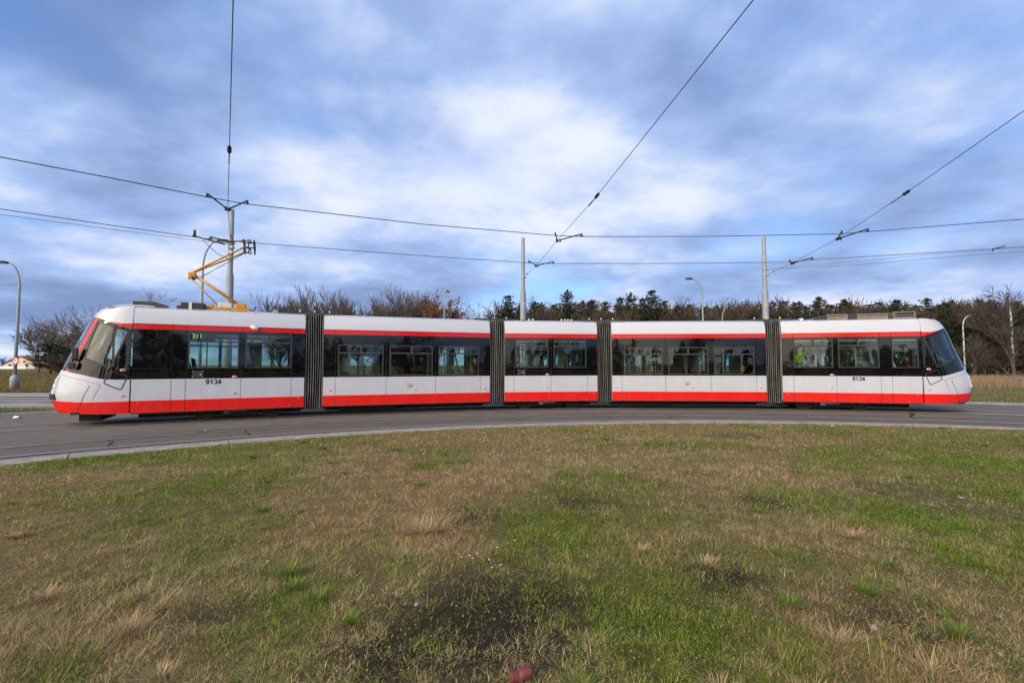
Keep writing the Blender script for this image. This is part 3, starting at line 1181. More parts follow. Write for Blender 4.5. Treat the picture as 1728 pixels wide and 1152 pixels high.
def fleet_number(parent, xc, zc_, h=0.137, adv=0.103):
    """the figures 9134 as broad strokes"""
    def arcp(cx, cy, rx, ry, a0, a1, n=14):
        return [(cx + rx * math.cos(R(a0 + (a1 - a0) * k / n)), cy + ry * math.sin(R(a0 + (a1 - a0) * k / n))) for k in range(n + 1)]
    G_ = {'9': [arcp(0.31, 0.68, 0.225, 0.235, 0, 360, 24), arcp(0.30, 0.45, 0.235, 0.365, 38, -90) + arcp(0.27, 0.27, 0.18, 0.185, -100, -160, 6)],
          '1': [[(0.36, 0.0), (0.36, 0.5), (0.36, 1.0)], [(0.36, 0.88), (0.22, 0.80), (0.09, 0.77)]],
          '3': [arcp(0.31, 0.72, 0.20, 0.20, 165, -80), arcp(0.30, 0.29, 0.235, 0.21, 80, -165)],
          '4': [[(0.44, 0.0), (0.44, 0.5), (0.44, 0.97)], [(0.42, 0.93), (0.06, 0.32)], [(0.02, 0.27), (0.64, 0.27)]]}
    mb = MB()
    for k, ch in enumerate('9134'):
        x0 = xc + (k - 2) * adv
        for q, st in enumerate(G_[ch]):
            pts = [(x0 + p[0] * 0.145, zc_ - h / 2 + p[1] * h) for p in st]
            w = 0.0165
            L_, R_ = [], []
            for j, p in enumerate(pts):
                a_, b_ = pts[max(j - 1, 0)], pts[min(j + 1, len(pts) - 1)]
                if len(pts) > 20:
                    a_, b_ = pts[j - 1 if j else -2], pts[j + 1 if j < len(pts) - 1 else 1]
                d = Vector((b_[0] - a_[0], b_[1] - a_[1])).normalized() * w
                L_.append((p[0] - d.y, p[1] + d.x))
                R_.append((p[0] + d.y, p[1] - d.x))
            y = -0.003 - 0.0008 * q
            for j in range(len(pts) - 1):
                mb.face([(R_[j][0], y, R_[j][1]), (R_[j + 1][0], y, R_[j + 1][1]), (L_[j + 1][0], y, L_[j + 1][1]), (L_[j][0], y, L_[j][1])])
    return mb.build('fleet_number', TEXTB, parent)


fleet_number(S0, 1.965, 1.192)
fleet_number(S4, 2.49, 1.194)
text_mesh('211', 0.17, 'line_number_display', LED, S0, (1.51, 0.070, 2.545), 1.0, 0.003)
mb = MB()
mb.box((1.33, 0.074, 2.41), (1.96, 0.12, 2.655))
mb.build('display_box', IRON, S0)
emblem(S0, 1.965, 0.947, True)
emblem(S4, 2.49, 0.947, True)
emblem(S1, 2.84, 0.985)
emblem(S3, 2.821, 0.990)
for s, x in ((S0, 2.512), (S1, 0.222), (S1, 3.015), (S1, 5.526), (S2, 1.616), (S3, 0.222), (S3, 3.029), (S3, 5.515), (S4, 1.62)):
    lens_lamp(s, x, 0.847, 'marker_lamp', LAMPO, 0.045, 0.02)
for s, x in ((S0, 2.50), (S2, 1.618), (S4, 1.635)):
    lens_lamp(s, x, 1.33, 'indicator_lamp', LAMPR, 0.062, 0.032)
for s, x in ((S0, 1.556), (S2, 0.634)):
    mb = MB()
    mb.box((x - 0.14, -0.008, 1.32), (x + 0.14, 0.0, 1.52), 0, 0.002)
    for q, r_ in ((-0.125, 1.505), (0.125, 1.505), (-0.125, 1.335), (0.125, 1.335), (0.07, 1.41)):
        mb.disc_y((x + q, -0.012, r_), 0.010 if q != 0.07 else 0.02, 0.004, 1, 8)
    mb.build('access_cover', [DARK, PALE], s)
mb = MB()        # side camera under the roof edge
mb.tube([(2.90, -0.05, 2.87), (3.00, -0.085, 2.84), (3.11, -0.09, 2.80)], [0.045, 0.075, 0.06], 12, 0)
mb.tube([(3.105, -0.09, 2.803), (3.125, -0.09, 2.795)], [0.052, 0.045], 12, 1)
mb.build('side_camera', [PALE, IRON], S0)
mb = MB()        # thin line across the dark cab-side window
mb.box((0.02, -0.0025, 1.583), (0.92, 0.0, 1.590))
mb.build('window_joint', FRAME, S0)

# ------------------------------------------------------------------ driver cabs
CN = 2.5
CZ = [0.30, 0.44, 0.675, 0.85, 1.0, 1.25, 1.5, 1.58, 3.03, 3.2, 3.29, 3.325, 3.345]
CL = [1.74, 1.85, 1.92, 1.95, 1.93, 1.87, 1.78, 1.75, 1.14, 1.02, 0.92, 0.82, 0.60]


def cab_pt(tau, z, o=0.0):
    """surface of the cab: tau 0 near seam .. 1 nose .. 2 far seam -> (s forward, t across)"""
    t_ = tau if tau <= 1 else 2 - tau
    th = min(max(t_, 0.0), 1.0) * math.pi / 2
    L_ = float(np.interp(z, CZ, CL))
    s = L_ * math.sin(th) ** (2 / CN) if th > 0 else 0.0
    ty = HALF * (1 - max(0.0, math.cos(th)) ** (2 / CN))
    tum = max(0.0, z - 2.855) / 0.475 * 0.1085
    tum = min(tum, 0.12)
    ty = ty + tum * (1 - ty / HALF)
    if tau > 1:
        ty = W - ty
    # outward offset direction in plan
    ox_ = math.sin(th) ** 1.4
    oy_ = -math.cos(th) ** 1.4 if tau <= 1 else math.cos(th) ** 1.4
    return s + o * ox_, ty + o * oy_, z


def cab_tile(sec_i, polys, name, material, parent, o=0.0, th=0.02, holes=(), smooth=True):
    """polygon (tau, z) wrapped on the cab surface, with thickness"""
    mb = MB()
    L = SEC[sec_i][2]

    def world(tau, z, q):
        s, t, zz = cab_pt(tau, z, q)
        return (-s, t, zz) if sec_i == 0 else (L + s, t, zz)
    for poly in polys:
        loops = [[Vector((x, y, 0)) for x, y in poly]] + [[Vector((x, y, 0)) for x, y in h] for h in holes]
        flat = [p for l in loops for p in l]
        tris = tessellate_polygon(loops)
        bm = bmesh.new()
        vs = [bm.verts.new(p) for p in flat]
        for t in tris:
            try:
                bm.faces.new([vs[k] for k in t])
            except ValueError:
                pass
        xs = [p.x for p in flat]
        ys = [p.y for p in flat]
        for ax, lo, hi_, st in ((0, min(xs), max(xs), 0.04), (1, min(ys), max(ys), 0.12)):
            k = math.ceil(lo / st + 1e-6)
            while k * st < hi_ - 1e-6:
                co = Vector((k * st, 0, 0)) if ax == 0 else Vector((0, k * st, 0))
                no = Vector((1, 0, 0)) if ax == 0 else Vector((0, 1, 0))
                bmesh.ops.bisect_plane(bm, geom=bm.verts[:] + bm.edges[:] + bm.faces[:], plane_co=co, plane_no=no, dist=1e-6)
                k += 1
        bmesh.ops.dissolve_limit(bm, angle_limit=0.0001, verts=[], edges=[])
        bm.verts.index_update()
        bm.normal_update()
        co = [(q.co.x, q.co.y) for q in bm.verts]
        F = []
        for f in bm.faces:
            ids = [q.index for q in f.verts]
            if f.normal.z < 0:
                ids.reverse()
            F.append(ids)
        if sec_i == 0:
            F = [q[::-1] for q in F]
        mb.mesh([world(x, y, o) for x, y in co], F, 0, smooth)
        if th:
            mb.mesh([world(x, y, o - th) for x, y in co], [q[::-1] for q in F], 0, smooth)
            for e in bm.edges:
                if len(e.link_faces) == 1:
                    a, b = [co[q.index] for q in e.verts]
                    mb.face([world(*a, o), world(*b, o), world(*b, o - th), world(*a, o - th)])
        bm.free()
    return mb.build(name, material, parent)


def cab_line(sec_i, pts, w, name, material, parent, o=0.004):
    """raised thin strip along a (tau, z) line: metric width w"""
    L = SEC[sec_i][2]
    fine = []
    for (a, b), (c, d) in zip(pts, pts[1:]):
        n = 6
        fine += [(a + (c - a) * k / n, b + (d - b) * k / n) for k in range(n)]
    fine.append(pts[-1])
    P_ = []
    for a, b in fine:
        s, t, z = cab_pt(a, b, o)
        P_.append((-s, t, z) if sec_i == 0 else (L + s, t, z))
    mb = MB()
    mb.tube(P_, w / 2, 5)
    return mb.build(name, material, parent)


def mir(poly):
    return [(2 - a, b) for a, b in poly][::-1]


zb = [(0.0, 1.287), (0.08, 1.287), (0.157, 1.30), (0.23, 1.345), (0.367, 1.433), (0.542, 1.504), (0.61, 1.530), (0.8, 1.552), (1.0, 1.56)]
zt = [(0.0, 2.857), (0.09, 2.850), (0.224, 2.885), (0.452, 2.995), (0.53, 3.015), (0.685, 3.055), (1.0, 3.09)]
sk = [(0.0, 0.33), (0.25, 0.345), (0.5, 0.37), (0.79, 0.395), (1.0, 0.40)]


def interp(l, x):
    return float(np.interp(x, [q[0] for q in l], [q[1] for q in l]))


for i, sec in ((0, S0), (4, S4)):
    L = SEC[i][2]
    cab = empty('driver_cab', (sec.location.x, sec.location.y, 0), SEC[i][1], tram)
    cab['label'] = 'driver cab at the left end with mirrors and red windscreen pillar' if i == 0 else 'driver cab at the right end with plain dark windscreen pillar'
    e0 = 0.003
    full = lambda l: l + [(2 - a, b) for a, b in l[:-1]][::-1]
    cl = lambda l: [(max(a, e0), b) for a, b in l]
    # red skirt right round the nose
    up_ = [(e0, ZR), (0.3, ZR), (0.7, 0.72), (1.0, 0.73), (1.3, 0.72), (1.7, ZR), (2 - e0, ZR)]
    lo_ = full(cl(sk))
    lo_ = [(min(a, 2 - e0), b) for a, b in lo_]
    cab_tile(i, [lo_ + [(a, b - 0.002) for a, b in up_[::-1]]], 'cab_skirt', RED, cab)
    zbf = [(min(a, 2 - e0), b) for a, b in full(cl(zb))]
    cab_tile(i, [up_ + [(a, b - 0.002) for a, b in zbf[::-1]]], 'nose_panel', WHITE, cab)
    # roof cap of the cab
    ztf = [(min(a, 2 - e0), b) for a, b in full(cl(zt))]
    cab_tile(i, [[(a, b + 0.002) for a, b in ztf] + [(2 - e0, 3.345), (1.5, 3.345), (1.0, 3.345), (0.5, 3.345), (e0, 3.345)]], 'cab_roof', ROOFW, cab)
    mb = MB()
    ring = []
    for k in range(41):
        s, t, z = cab_pt(2 * k / 40, 3.345)
        ring.append((-s, t, z) if i == 0 else (L + s, t, z))
    mb.face(ring if i else ring[::-1])
    mb.build('cab_roof_top', ROOFW, cab)
    # red wedge over the side window
    wedge = [(e0, 2.705), (0.06, 2.74), (0.11, 2.782), (0.17, 2.832), (0.222, 2.876)]
    top = [(0.09, 2.848), (e0, 2.855)]
    cab_tile(i, [wedge + top], 'red_wedge', REDG, cab)
    cab_tile(i, [mir(wedge + top)], 'red_wedge', REDG, cab)
    # A pillar strips
    po = [(0.609, 1.530), (0.564, 2.232), (0.527, 3.010)]
    pi_ = [(0.542, 1.506), (0.489, 2.209), (0.454, 2.990)]
    strip = pi_ + po[::-1]
    smat = REDG if i == 0 else BLACK
    cab_tile(i, [strip], 'windscreen_pillar', smat, cab, 0.002)
    cab_tile(i, [mir(strip)], 'windscreen_pillar', smat, cab, 0.002)
    # black side panel with the window opening
    if i == 0:
        win = [(0.121, 1.591), (0.416, 1.876), (0.429, 2.494), (0.424, 2.932), (0.22, 2.795), (0.016, 2.650)]
    else:
        win = [(0.119, 1.597), (0.47, 1.905), (0.485, 2.45), (0.508, 2.945), (0.25, 2.80), (0.012, 2.632)]
    outer = [(a, b) for a, b in cl(zb) if a <= 0.542] + [(0.489, 2.209), (0.454, 2.988)]
    if i == 4:
        outer = [(a, b) for a, b in cl(zb) if a <= 0.609] + [(0.564, 2.232), (0.527, 3.008)]
    outer += [(0.34, 2.94), (0.225, 2.878)] + wedge[::-1][1:-1] + [(e0, 2.703)]
    outer[-1] = (e0, 2.700)
    cab_tile(i, [outer], 'black_side_panel', BLACK, cab, 0, 0.02, holes=[win])
    mw = mir(win)
    cab_tile(i, [mir(outer)], 'black_side_panel', BLACK, cab, 0, 0.02, holes=[mw])
    # side window: frame, panes
    def shrink(poly, k):
        cx = sum(a for a, b in poly) / len(poly)
        cy = sum(b for a, b in poly) / len(poly)
        return [(cx + (a - cx) * k, cy + (b - cy) * k) for a, b in poly]
    for wpoly, near in ((win, True), (mw, False)):
        inn = shrink(wpoly, 0.93)
        cab_tile(i, [wpoly], 'side_window_frame', DARK, cab, 0.004, 0.025, holes=[inn])
        if i == 0 and near:
            cab_tile(i, [[(0.096, 1.640), (0.112, 1.640), (0.172, 2.765), (0.152, 2.770)]], 'window_divider', DARK, cab, 0.008, 0.02)
        cab_tile(i, [inn], 'side_window_pane', GLASSC, cab, -0.012, 0)
    # windscreen
    ws = po + [(0.685, 3.053), (1.0, 3.088), (1.315, 3.053)] + [(2 - a, b) for a, b in po[::-1]] + [(1.2, 1.554), (1.0, 1.562), (0.8, 1.554)]
    cab_tile(i, [ws], 'windscreen', GLASSC, cab, -0.004, 0)
    # hatch lines, flap outline, lamps
    for near in (1, 0):
        M_ = (lambda l: l) if near else (lambda l: [(2 - a, b) for a, b in l])
        cab_line(i, M_([(0.667, 1.43), (0.349, 1.298), (0.185, 1.155), (0.174, 1.13), (0.224, 0.728)]), 0.010, 'hatch_joint', FRAME, cab, -0.001)
        cab_line(i, M_([(0.265, 1.15), (0.259, 1.11), (0.316, 0.712), (0.394, 0.375)]), 0.016, 'hatch_joint', DARK, cab, -0.002)
        flap = [(0.118, 1.525), (0.018, 1.39), (0.0145, 1.35), (0.038, 1.03), (0.045, 1.005), (0.146, 1.18), (0.152, 1.21), (0.124, 1.50), (0.118, 1.525)]
        cab_line(i, M_(flap), 0.030, 'flap_seal', DARK, cab, -0.004)
        # headlight cluster
        hl = [(0.66, 0.885), (0.80, 0.885), (0.835, 1.10), (0.855, 1.46), (0.70, 1.40), (0.672, 1.15)]
        cab_tile(i, [M_(hl)] if near else [M_(hl)[::-1]], 'headlight_housing', GALV, cab, 0.010, 0.012)
        for zc_ in (0.96, 1.12, 1.28):
            sq = [(0.70, zc_ - 0.05), (0.79, zc_ - 0.05), (0.80, zc_ + 0.05), (0.705, zc_ + 0.05)]
            cab_tile(i, [M_(sq)] if near else [M_(sq)[::-1]], 'headlight', LENS, cab, 0.026, 0.03)
        s, t, z = cab_pt(0.04, 1.55)
        for nm, tau, zz, mt, rx in (('indicator_lamp', 0.039, 1.548, LAMPR, 0.062), ('marker_lamp', 0.033, 0.84, LAMPO, 0.045)):
            if near:
                s, t, z = cab_pt(tau, zz)
                ob = lens_lamp(cab, 0, 0, nm, mt, rx, rx * 0.5)
                ob.location = ((-s if i == 0 else L + s), t - 0.001, zz)
    bumper = [(0.645, 0.745), (0.66, 0.895), (1.34, 0.895), (1.355, 0.745)]
    cab_tile(i, [bumper], 'bumper', DARK, cab, 0.045, 0.05)
    # inside: floor plate, desk, driver seat, partition
    mb = MB()
    sg = -1 if i == 0 else 1
    x0 = 0 if i == 0 else L

    def cbox(s0, s1, t0, t1, z0, z1, m=0, bv=0.0):
        a, b = x0 + sg * s0, x0 + sg * s1
        mb.box((min(a, b), t0, z0), (max(a, b), t1, z1), m, bv)
    cbox(0.0, 1.30, 0.16, W - 0.16, 0.34, 0.40)
    cbox(0.75, 1.28, 0.32, W - 0.32, 0.40, 1.38, 0, 0.05)
    cbox(0.02, 0.72, 0.30, W - 0.30, 3.00, 3.04)
    mb.build('cab_floor_and_desk', UNDER, cab)
    mb = MB()
    cbox(0.10, 0.55, 0.95, 1.45, 0.85, 0.98, 0, 0.04)
    cbox(0.05, 0.18, 0.95, 1.45, 0.95, 1.75, 0, 0.04)
    cbox(0.05, 0.15, 1.05, 1.35, 1.76, 1.98, 0, 0.03)
    cbox(0.25, 0.40, 1.1, 1.3, 0.4, 0.85)
    mb.build('driver_seat', SEATR if i == 4 else FRAME, cab)
    mb = MB()
    cbox(-0.03, 0.02, 0.5, W - 0.08, 0.40, 2.60)
    if i == 4:
        mb.v = []
        mb.f = []
        mb.m = []
        mb.s = []
        cbox(-0.95, -0.91, 0.5, W - 0.08, 0.40, 2.55)
    mb.build('cab_partition', INTG, cab)
    if i == 4:
        mb = MB()
        mb.mesh([(3.62, 0.45, 1.2), (4.05, 0.45, 1.2), (3.62, 0.45, 2.35), (3.62, 0.47, 1.2), (4.05, 0.47, 1.2), (3.62, 0.47, 2.35)], [(0, 1, 2), (5, 4, 3), (0, 3, 4, 1), (1, 4, 5, 2), (2, 5, 3, 0)])
        mb.build('interior_panel', CREAM, cab)
    # rear-view mirrors on the driving cab
    if i == 0:
        for near in (1, 0):
            mb = MB()
            for tau, z0, z1, w, d in ((0.500, 1.84, 2.16, 0.13, 0.09), (0.470, 1.58, 1.76, 0.15, 0.10)):
                s, t, z = cab_pt(tau if near else 2 - tau, (z0 + z1) / 2, 0.13)
                mb.box((-s - w / 2, t - d / 2, z0), (-s + w / 2, t + d / 2, z1), 0, 0.02)
            s, t, z = cab_pt(0.49 if near else 1.51, 1.8, 0.13)
            s2, t2, z2 = cab_pt(0.49 if near else 1.51, 1.82, -0.02)
            mb.tube([(-s, t, 1.70), (-s, t, 1.90)], 0.025, 8)
            mb.tube([(-s, t, 1.82), (-s2, t2, 1.82)], 0.022, 8)
            mb.build('rear_view_mirror', DARK, cab)
        # wiper
        mb = MB()
        pts = []
        for k in range(7):
            s, t, z = cab_pt(0.70 + 0.04 * k / 6, 1.56 + 0.85 * k / 6, 0.03)
            pts.append((-s, t, z))
        mb.tube(pts, 0.014, 5)
        mb.build('wiper', IRON, cab)
        # snow guard below the nose
        mb = MB()
        mb.box((-1.20, 0.45, 0.13), (-0.72, W - 0.45, 0.38), 0, 0.02)
        mb.build('lifeguard', UNDER, cab)
    # dark underside
    mb = MB()
    ring = []
    for k in range(41):
        s, t, z = cab_pt(2 * k / 40, 0.42, -0.03)
        ring.append((-s, t, 0.40) if i == 0 else (L + s, t, 0.40))
    mb.face(ring)
    mb.build('cab_underside', UNDER, cab)

# roof fairing (raised dome) over the left cab
mb = MB()
rows = []
for s, zt_, hw in ((0.80, 3.32, 0.45), (0.70, 3.39, 0.80), (0.55, 3.45, 0.92), (0.30, 3.50, 0.98), (0.0, 3.525, 1.0), (-0.25, 3.52, 1.0), (-0.42, 3.50, 0.98)):
    row = []
    for k in range(9):
        q = -1 + 2 * k / 8
        zz = 3.33 + (zt_ - 3.33) * (1 - abs(q) ** 3.0)
        row.append((-s, HALF + q * hw, zz))
    rows.append(row)
for a, b in zip(rows, rows[1:]):
    for k in range(8):
        mb.face([a[k], b[k], b[k + 1], a[k + 1]], 0, True)
bx_ = [(0.42, 3.50), (0.60, 3.47), (0.66, 3.36)]
mb.face([rows[-1][k] for k in range(9)] + [(0.42, HALF + 0.98, 3.33), (0.42, HALF - 0.98, 3.33)])
mb.build('roof_fairing', ROOFW, S0)
mb = MB()
mb.box((-0.15, 0.55, 3.45), (0.42, W - 0.55, 3.56), 0, 0.015)
mb.mesh([(0.40, 0.42, 3.35), (0.75, 0.42, 3.35), (0.70, 0.42, 3.46), (0.40, 0.42, 3.53), (0.40, W - 0.42, 3.35), (0.75, W - 0.42, 3.35), (0.70, W - 0.42, 3.46), (0.40, W - 0.42, 3.53)],
        [(0, 1, 2, 3), (7, 6, 5, 4), (3, 2, 6, 7), (1, 5, 6, 2), (0, 3, 7, 4)])
mb.build('roof_unit', FRAME, S0)


def roof_box(parent, x0, x1, z1, m=FRAME, name='roof_box', y0=0.55, y1=1.9, bev=0.015):
    mb = MB()
    mb.box((x0, y0, 3.36), (x1, y1, z1), 0, bev)
    return mb.build(name, m, parent)


roof_box(S0, 0.90, 1.05, 3.50)
roof_box(S0, 1.0, 1.62, 3.60, DARK, bev=0.03)
roof_box(S0, 1.21, 1.29, 3.615, PALE, 'roof_label_plate', 0.54, 0.60, 0.0)
roof_box(S0, 3.62, 4.4, 3.47, DARK)
roof_box(S0, 3.5, 3.66, 3.50, AERIAL, 'roof_junction')
roof_box(S1, 0.02, 0.55, 3.45, DARK)
roof_box(S1, 5.25, 5.7, 3.44, DARK)
roof_box(S2, 0.0, 0.16, 3.46, DARK)
roof_box(S2, 0.35, 3.2, 3.43, DARK, bev=0.01)
for x in (1.05, 1.2, 2.35, 2.5, 2.62, 2.75):
    mb = MB()
    mb.lathe([(0.05, 3.37), (0.05, 3.42), (0.035, 3.43), (0.045, 3.46), (0.03, 3.50)], (x, 0.75), 10)
    mb.build('roof_insulator', PALE, S2)
roof_box(S2, 3.15, 3.5, 3.47, FRAME)
roof_box(S3, 0.05, 0.55, 3.47, FRAME)
roof_box(S3, 5.05, 5.7, 3.45, FRAME)
roof_box(S3, 0.6, 5.0, 3.415, DARK, 'roof_walkway', 0.5, 1.95, 0.004)
roof_box(S4, 0.0, 0.85, 3.45, FRAME)
roof_box(S4, 0.8, 0.95, 3.47, PALE, 'roof_junction')
mb = MB()
mb.mesh([(1.05, 0.55, 3.36), (1.75, 0.55, 3.36), (1.75, 0.55, 3.58), (1.55, 0.55, 3.56), (1.05, 1.9, 3.36), (1.75, 1.9, 3.36), (1.75, 1.9, 3.58), (1.55, 1.9, 3.56)],
        [(0, 1, 2, 3), (7, 6, 5, 4), (3, 2, 6, 7), (0, 3, 7, 4), (1, 5, 6, 2)])
mb.build('roof_fairing', DARK, S4)
for a, b, z1 in ((1.76, 2.45, 3.60), (2.75, 3.75, 3.60)):
    mb = MB()
    mb.box((a, 0.55, 3.36), (b, 1.9, z1), 0, 0.012)
    mb.box((a + 0.04, 0.535, z1 - 0.07), (b - 0.04, 0.55, z1 - 0.05), 1)
    mb.tube([(a + 0.15, 0.53, z1 - 0.14), (a + 0.25, 0.50, z1 - 0.14)], 0.018, 6, 2)
    mb.build('roof_equipment_box', [BRASSY, FRAME, YELLOW], S4)
roof_box(S4, 2.46, 2.74, 3.60, DARK)
mb = MB()
for z0, z1 in ((3.40, 3.45), (3.50, 3.53), (3.60, 3.64)):
    mb.box((3.90, 0.5, z0), (4.60, 1.96, z1))
for x in (3.90, 4.55):
    mb.box((x, 0.51, 3.36), (x + 0.05, 1.95, 3.64))
mb.box((3.93, 0.55, 3.36), (4.57, 1.9, 3.60), 1)
mb.build('roof_vent', [BRASSY, UNDER], S4)

# ------------------------------------------------------------------ bellows between the sections
RINGP = [(0.045, 0.27), (0.045, 1.0), (0.045, 1.8), (0.045, 2.68), (0.06, 2.95), (0.13, 3.33), (0.30, 3.39), (0.8, 3.41), (1.23, 3.415)]
RINGP = RINGP + [(W - y, z) for y, z in reversed(RINGP[:-1])]


def sec_pt(i, x, y, z):
    (ox, oy), h, L = SEC[i]
    return Vector((ox + x * math.cos(h) - y * math.sin(h), oy + x * math.sin(h) + y * math.cos(h), z))


for i in range(4):
    mb = MB()
    npl = 8
    rings = []
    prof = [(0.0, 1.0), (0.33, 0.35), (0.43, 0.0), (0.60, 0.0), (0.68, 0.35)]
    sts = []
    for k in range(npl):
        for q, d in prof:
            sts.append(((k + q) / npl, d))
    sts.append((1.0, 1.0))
    wob = random.Random(20 + i)
    for w, d in sts:
        ring = []
        for j, (y, z) in enumerate(RINGP):
            cy, cz = HALF, 1.9
            yy = y + (0.13 * d if y < HALF else -0.13 * d)
            zz = z - (0.03 * d if z > 3 else 0)
            wv = w + wob.uniform(-0.008, 0.008) + 0.035 * math.sin(math.pi * w) * math.sin(z * 1.1 + i)
            p0 = sec_pt(i, SEC[i][2], yy, zz)
            p1 = sec_pt(i + 1, 0.0, yy, zz)
            p = p0.lerp(p1, min(max(wv, 0), 1))
            ring.append((p.x - TB[0], p.y - TB[1], p.z))
        rings.append(ring)
    for q, (a, b) in enumerate(zip(rings, rings[1:])):
        for k in range(len(RINGP) - 1):
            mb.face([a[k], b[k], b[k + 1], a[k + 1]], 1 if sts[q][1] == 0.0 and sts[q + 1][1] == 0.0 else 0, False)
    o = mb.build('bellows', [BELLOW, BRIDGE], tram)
    # closing band, cover tray over the joint
    mb = MB()
    mid0, mid1 = sec_pt(i, SEC[i][2] - 0.45, 0.6, 0), sec_pt(i + 1, 0.45, 0.6, 0)
    mid2, mid3 = sec_pt(i, SEC[i][2] - 0.45, 1.9, 0), sec_pt(i + 1, 0.45, 1.9, 0)
    V8 = [(p.x - TB[0], p.y - TB[1], z) for z in (3.415, 3.47) for p in (mid0, mid1, mid3, mid2)]
    mb.mesh(V8, [(3, 2, 1, 0), (4, 5, 6, 7), (0, 1, 5, 4), (1, 2, 6, 5), (2, 3, 7, 6), (3, 0, 4, 7)])
    for t in (0.2, 0.5, 0.8):
        p = mid0.lerp(mid1, t)
        x, y = p.x - TB[0], p.y - TB[1]
        mb.tube([(x, y, 3.46), (x, y, 3.54)], 0.022, 6, 1)
    mb.build('roof_cable_tray', [FRAME, PALE], tram)
    # lower apron below the bellows
    mb = MB()
    p0, p1 = sec_pt(i, SEC[i][2] - 0.3, 0.25, 0), sec_pt(i + 1, 0.3, 0.25, 0)
    p2, p3 = sec_pt(i, SEC[i][2] - 0.3, 2.2, 0), sec_pt(i + 1, 0.3, 2.2, 0)
    V8 = [(p.x - TB[0], p.y - TB[1], z) for z in (0.24, 0.30) for p in (p0, p1, p3, p2)]
    mb.mesh(V8, [(3, 2, 1, 0), (4, 5, 6, 7), (0, 1, 5, 4), (1, 2, 6, 5), (2, 3, 7, 6), (3, 0, 4, 7)])
    mb.build('joint_underplate', UNDER, tram)

# ------------------------------------------------------------------ bogies
for i, xw in ((0, (1.72, 3.55)), (2, (0.86, 2.70)), (4, (0.85, 2.70))):
    bg_ = empty('bogie', (sections[i].location.x, sections[i].location.y, 0), SEC[i][1], tram)
    for x in xw:
        for t in (HALF - 0.72, HALF + 0.72):
            mb = MB()
            n = 28
            for (r0, y0), (r1, y1), mi in (((0.0, -0.01), (0.10, -0.01), 0), ((0.10, -0.01), (0.12, 0.03), 0), ((0.12, 0.03), (0.24, 0.03), 0), ((0.24, 0.03), (0.25, -0.02), 0), ((0.25, -0.02), (0.305, -0.02), 0), ((0.305, -0.02), (0.31, 0.09), 1), ((0.31, 0.09), (0.335, 0.095), 1), ((0.335, 0.095), (0.335, 0.12), 1), ((0.335, 0.12), (0.0, 0.12), 0)):
                sgn = 1 if t < HALF else -1
                for k in range(n):
                    q0, q1 = 2 * math.pi * k / n, 2 * math.pi * (k + 1) / n
                    pts = [(x + r0 * math.cos(q0), t + sgn * y0, 0.322 + r0 * math.sin(q0)), (x + r0 * math.cos(q1), t + sgn * y0, 0.322 + r0 * math.sin(q1)),
                           (x + r1 * math.cos(q1), t + sgn * y1, 0.322 + r1 * math.sin(q1)), (x + r1 * math.cos(q0), t + sgn * y1, 0.322 + r1 * math.sin(q0))]
                    mb.face(pts, mi, True)
            mb.build('wheel', [RUST, RUST], bg_)
    mb = MB()
    xa, xb = xw
    for t in (HALF - 0.60, HALF + 0.50):
        mb.box((xa - 0.2, t, 0.18), (xb + 0.2, t + 0.1, 0.36), 0, 0.02)
    mb.box((xa + 0.35, HALF - 0.70, 0.11), (xb - 0.35, HALF + 0.70, 0.32), 0, 0.03)
    mb.box((xa + 0.55, HALF - 0.82, 0.20), (xb - 0.75, HALF - 0.70, 0.31), 0, 0.02)
    mb.tube([(xa, 0.5, 0.322), (xa, W - 0.5, 0.322)], 0.07, 8)
    mb.tube([(xb, 0.5, 0.322), (xb, W - 0.5, 0.322)], 0.07, 8)
    mb.build('bogie_frame', RUST, bg_)
    mb = MB()
    mb.box((xa + 0.62, 0.30, 0.245), (xa + 1.12, 0.36, 0.335), 0, 0.01)
    mb.box((xa + 0.50, 0.30, 0.20), (xa + 0.66, 0.36, 0.30), 0, 0.01)
    mb.build('brake_bracket', GALV if i else BRASSY, bg_)
# dark boxes under the low sections
for i in (1, 3):
    mb = MB()
    mb.box((0.5, 0.5, 0.14), (2.4, W - 0.5, 0.33), 0, 0.03)
    mb.box((2.8, 0.6, 0.16), (5.2, W - 0.6, 0.33), 0, 0.03)
    mb.build('underfloor_box', UNDER, sections[i])

# ------------------------------------------------------------------ pantograph
pg = empty('pantograph', (S0.location.x, S0.location.y, 0), SEC[0][1], tram)
C = HALF
mb = MB()
mb.box((1.62, C - 0.45, 3.43), (2.85, C - 0.37, 3.52), 0, 0.01)
mb.box((1.62, C + 0.37, 3.43), (2.85, C + 0.45, 3.52), 0, 0.01)
for x in (1.66, 2.2, 2.75):
    mb.box((x, C - 0.45, 3.45), (x + 0.08, C + 0.45, 3.51), 0, 0.01)
mb.box((2.42, C - 0.30, 3.50), (2.72, C - 0.20, 3.70), 0, 0.04)
mb.box((2.42, C + 0.20, 3.50), (2.72, C + 0.30, 3.70), 0, 0.04)
mb.box((1.66, C - 0.2, 3.50), (1.80, C + 0.1, 3.62), 0, 0.02)
mb.build('pantograph_base', YELLOW, pg)
mb = MB()
mb.box((1.93, C - 0.28, 3.51), (2.32, C + 0.05, 3.69), 0, 0.03)
mb.build('drive_box', PALE, pg)
mb = MB()
for x, y in ((1.68, C - 0.41), (2.8, C - 0.41), (1.68, C + 0.41), (2.8, C + 0.41)):
    mb.lathe([(0.04, 3.36), (0.06, 3.38), (0.04, 3.40), (0.06, 3.42), (0.04, 3.435)], (x, y), 10)
mb.tube([(2.85, C - 0.2, 3.48), (2.95, C - 0.2, 3.50), (3.0, C - 0.2, 3.62)], 0.025, 6)
mb.build('insulator', IRON, pg)
mb = MB()
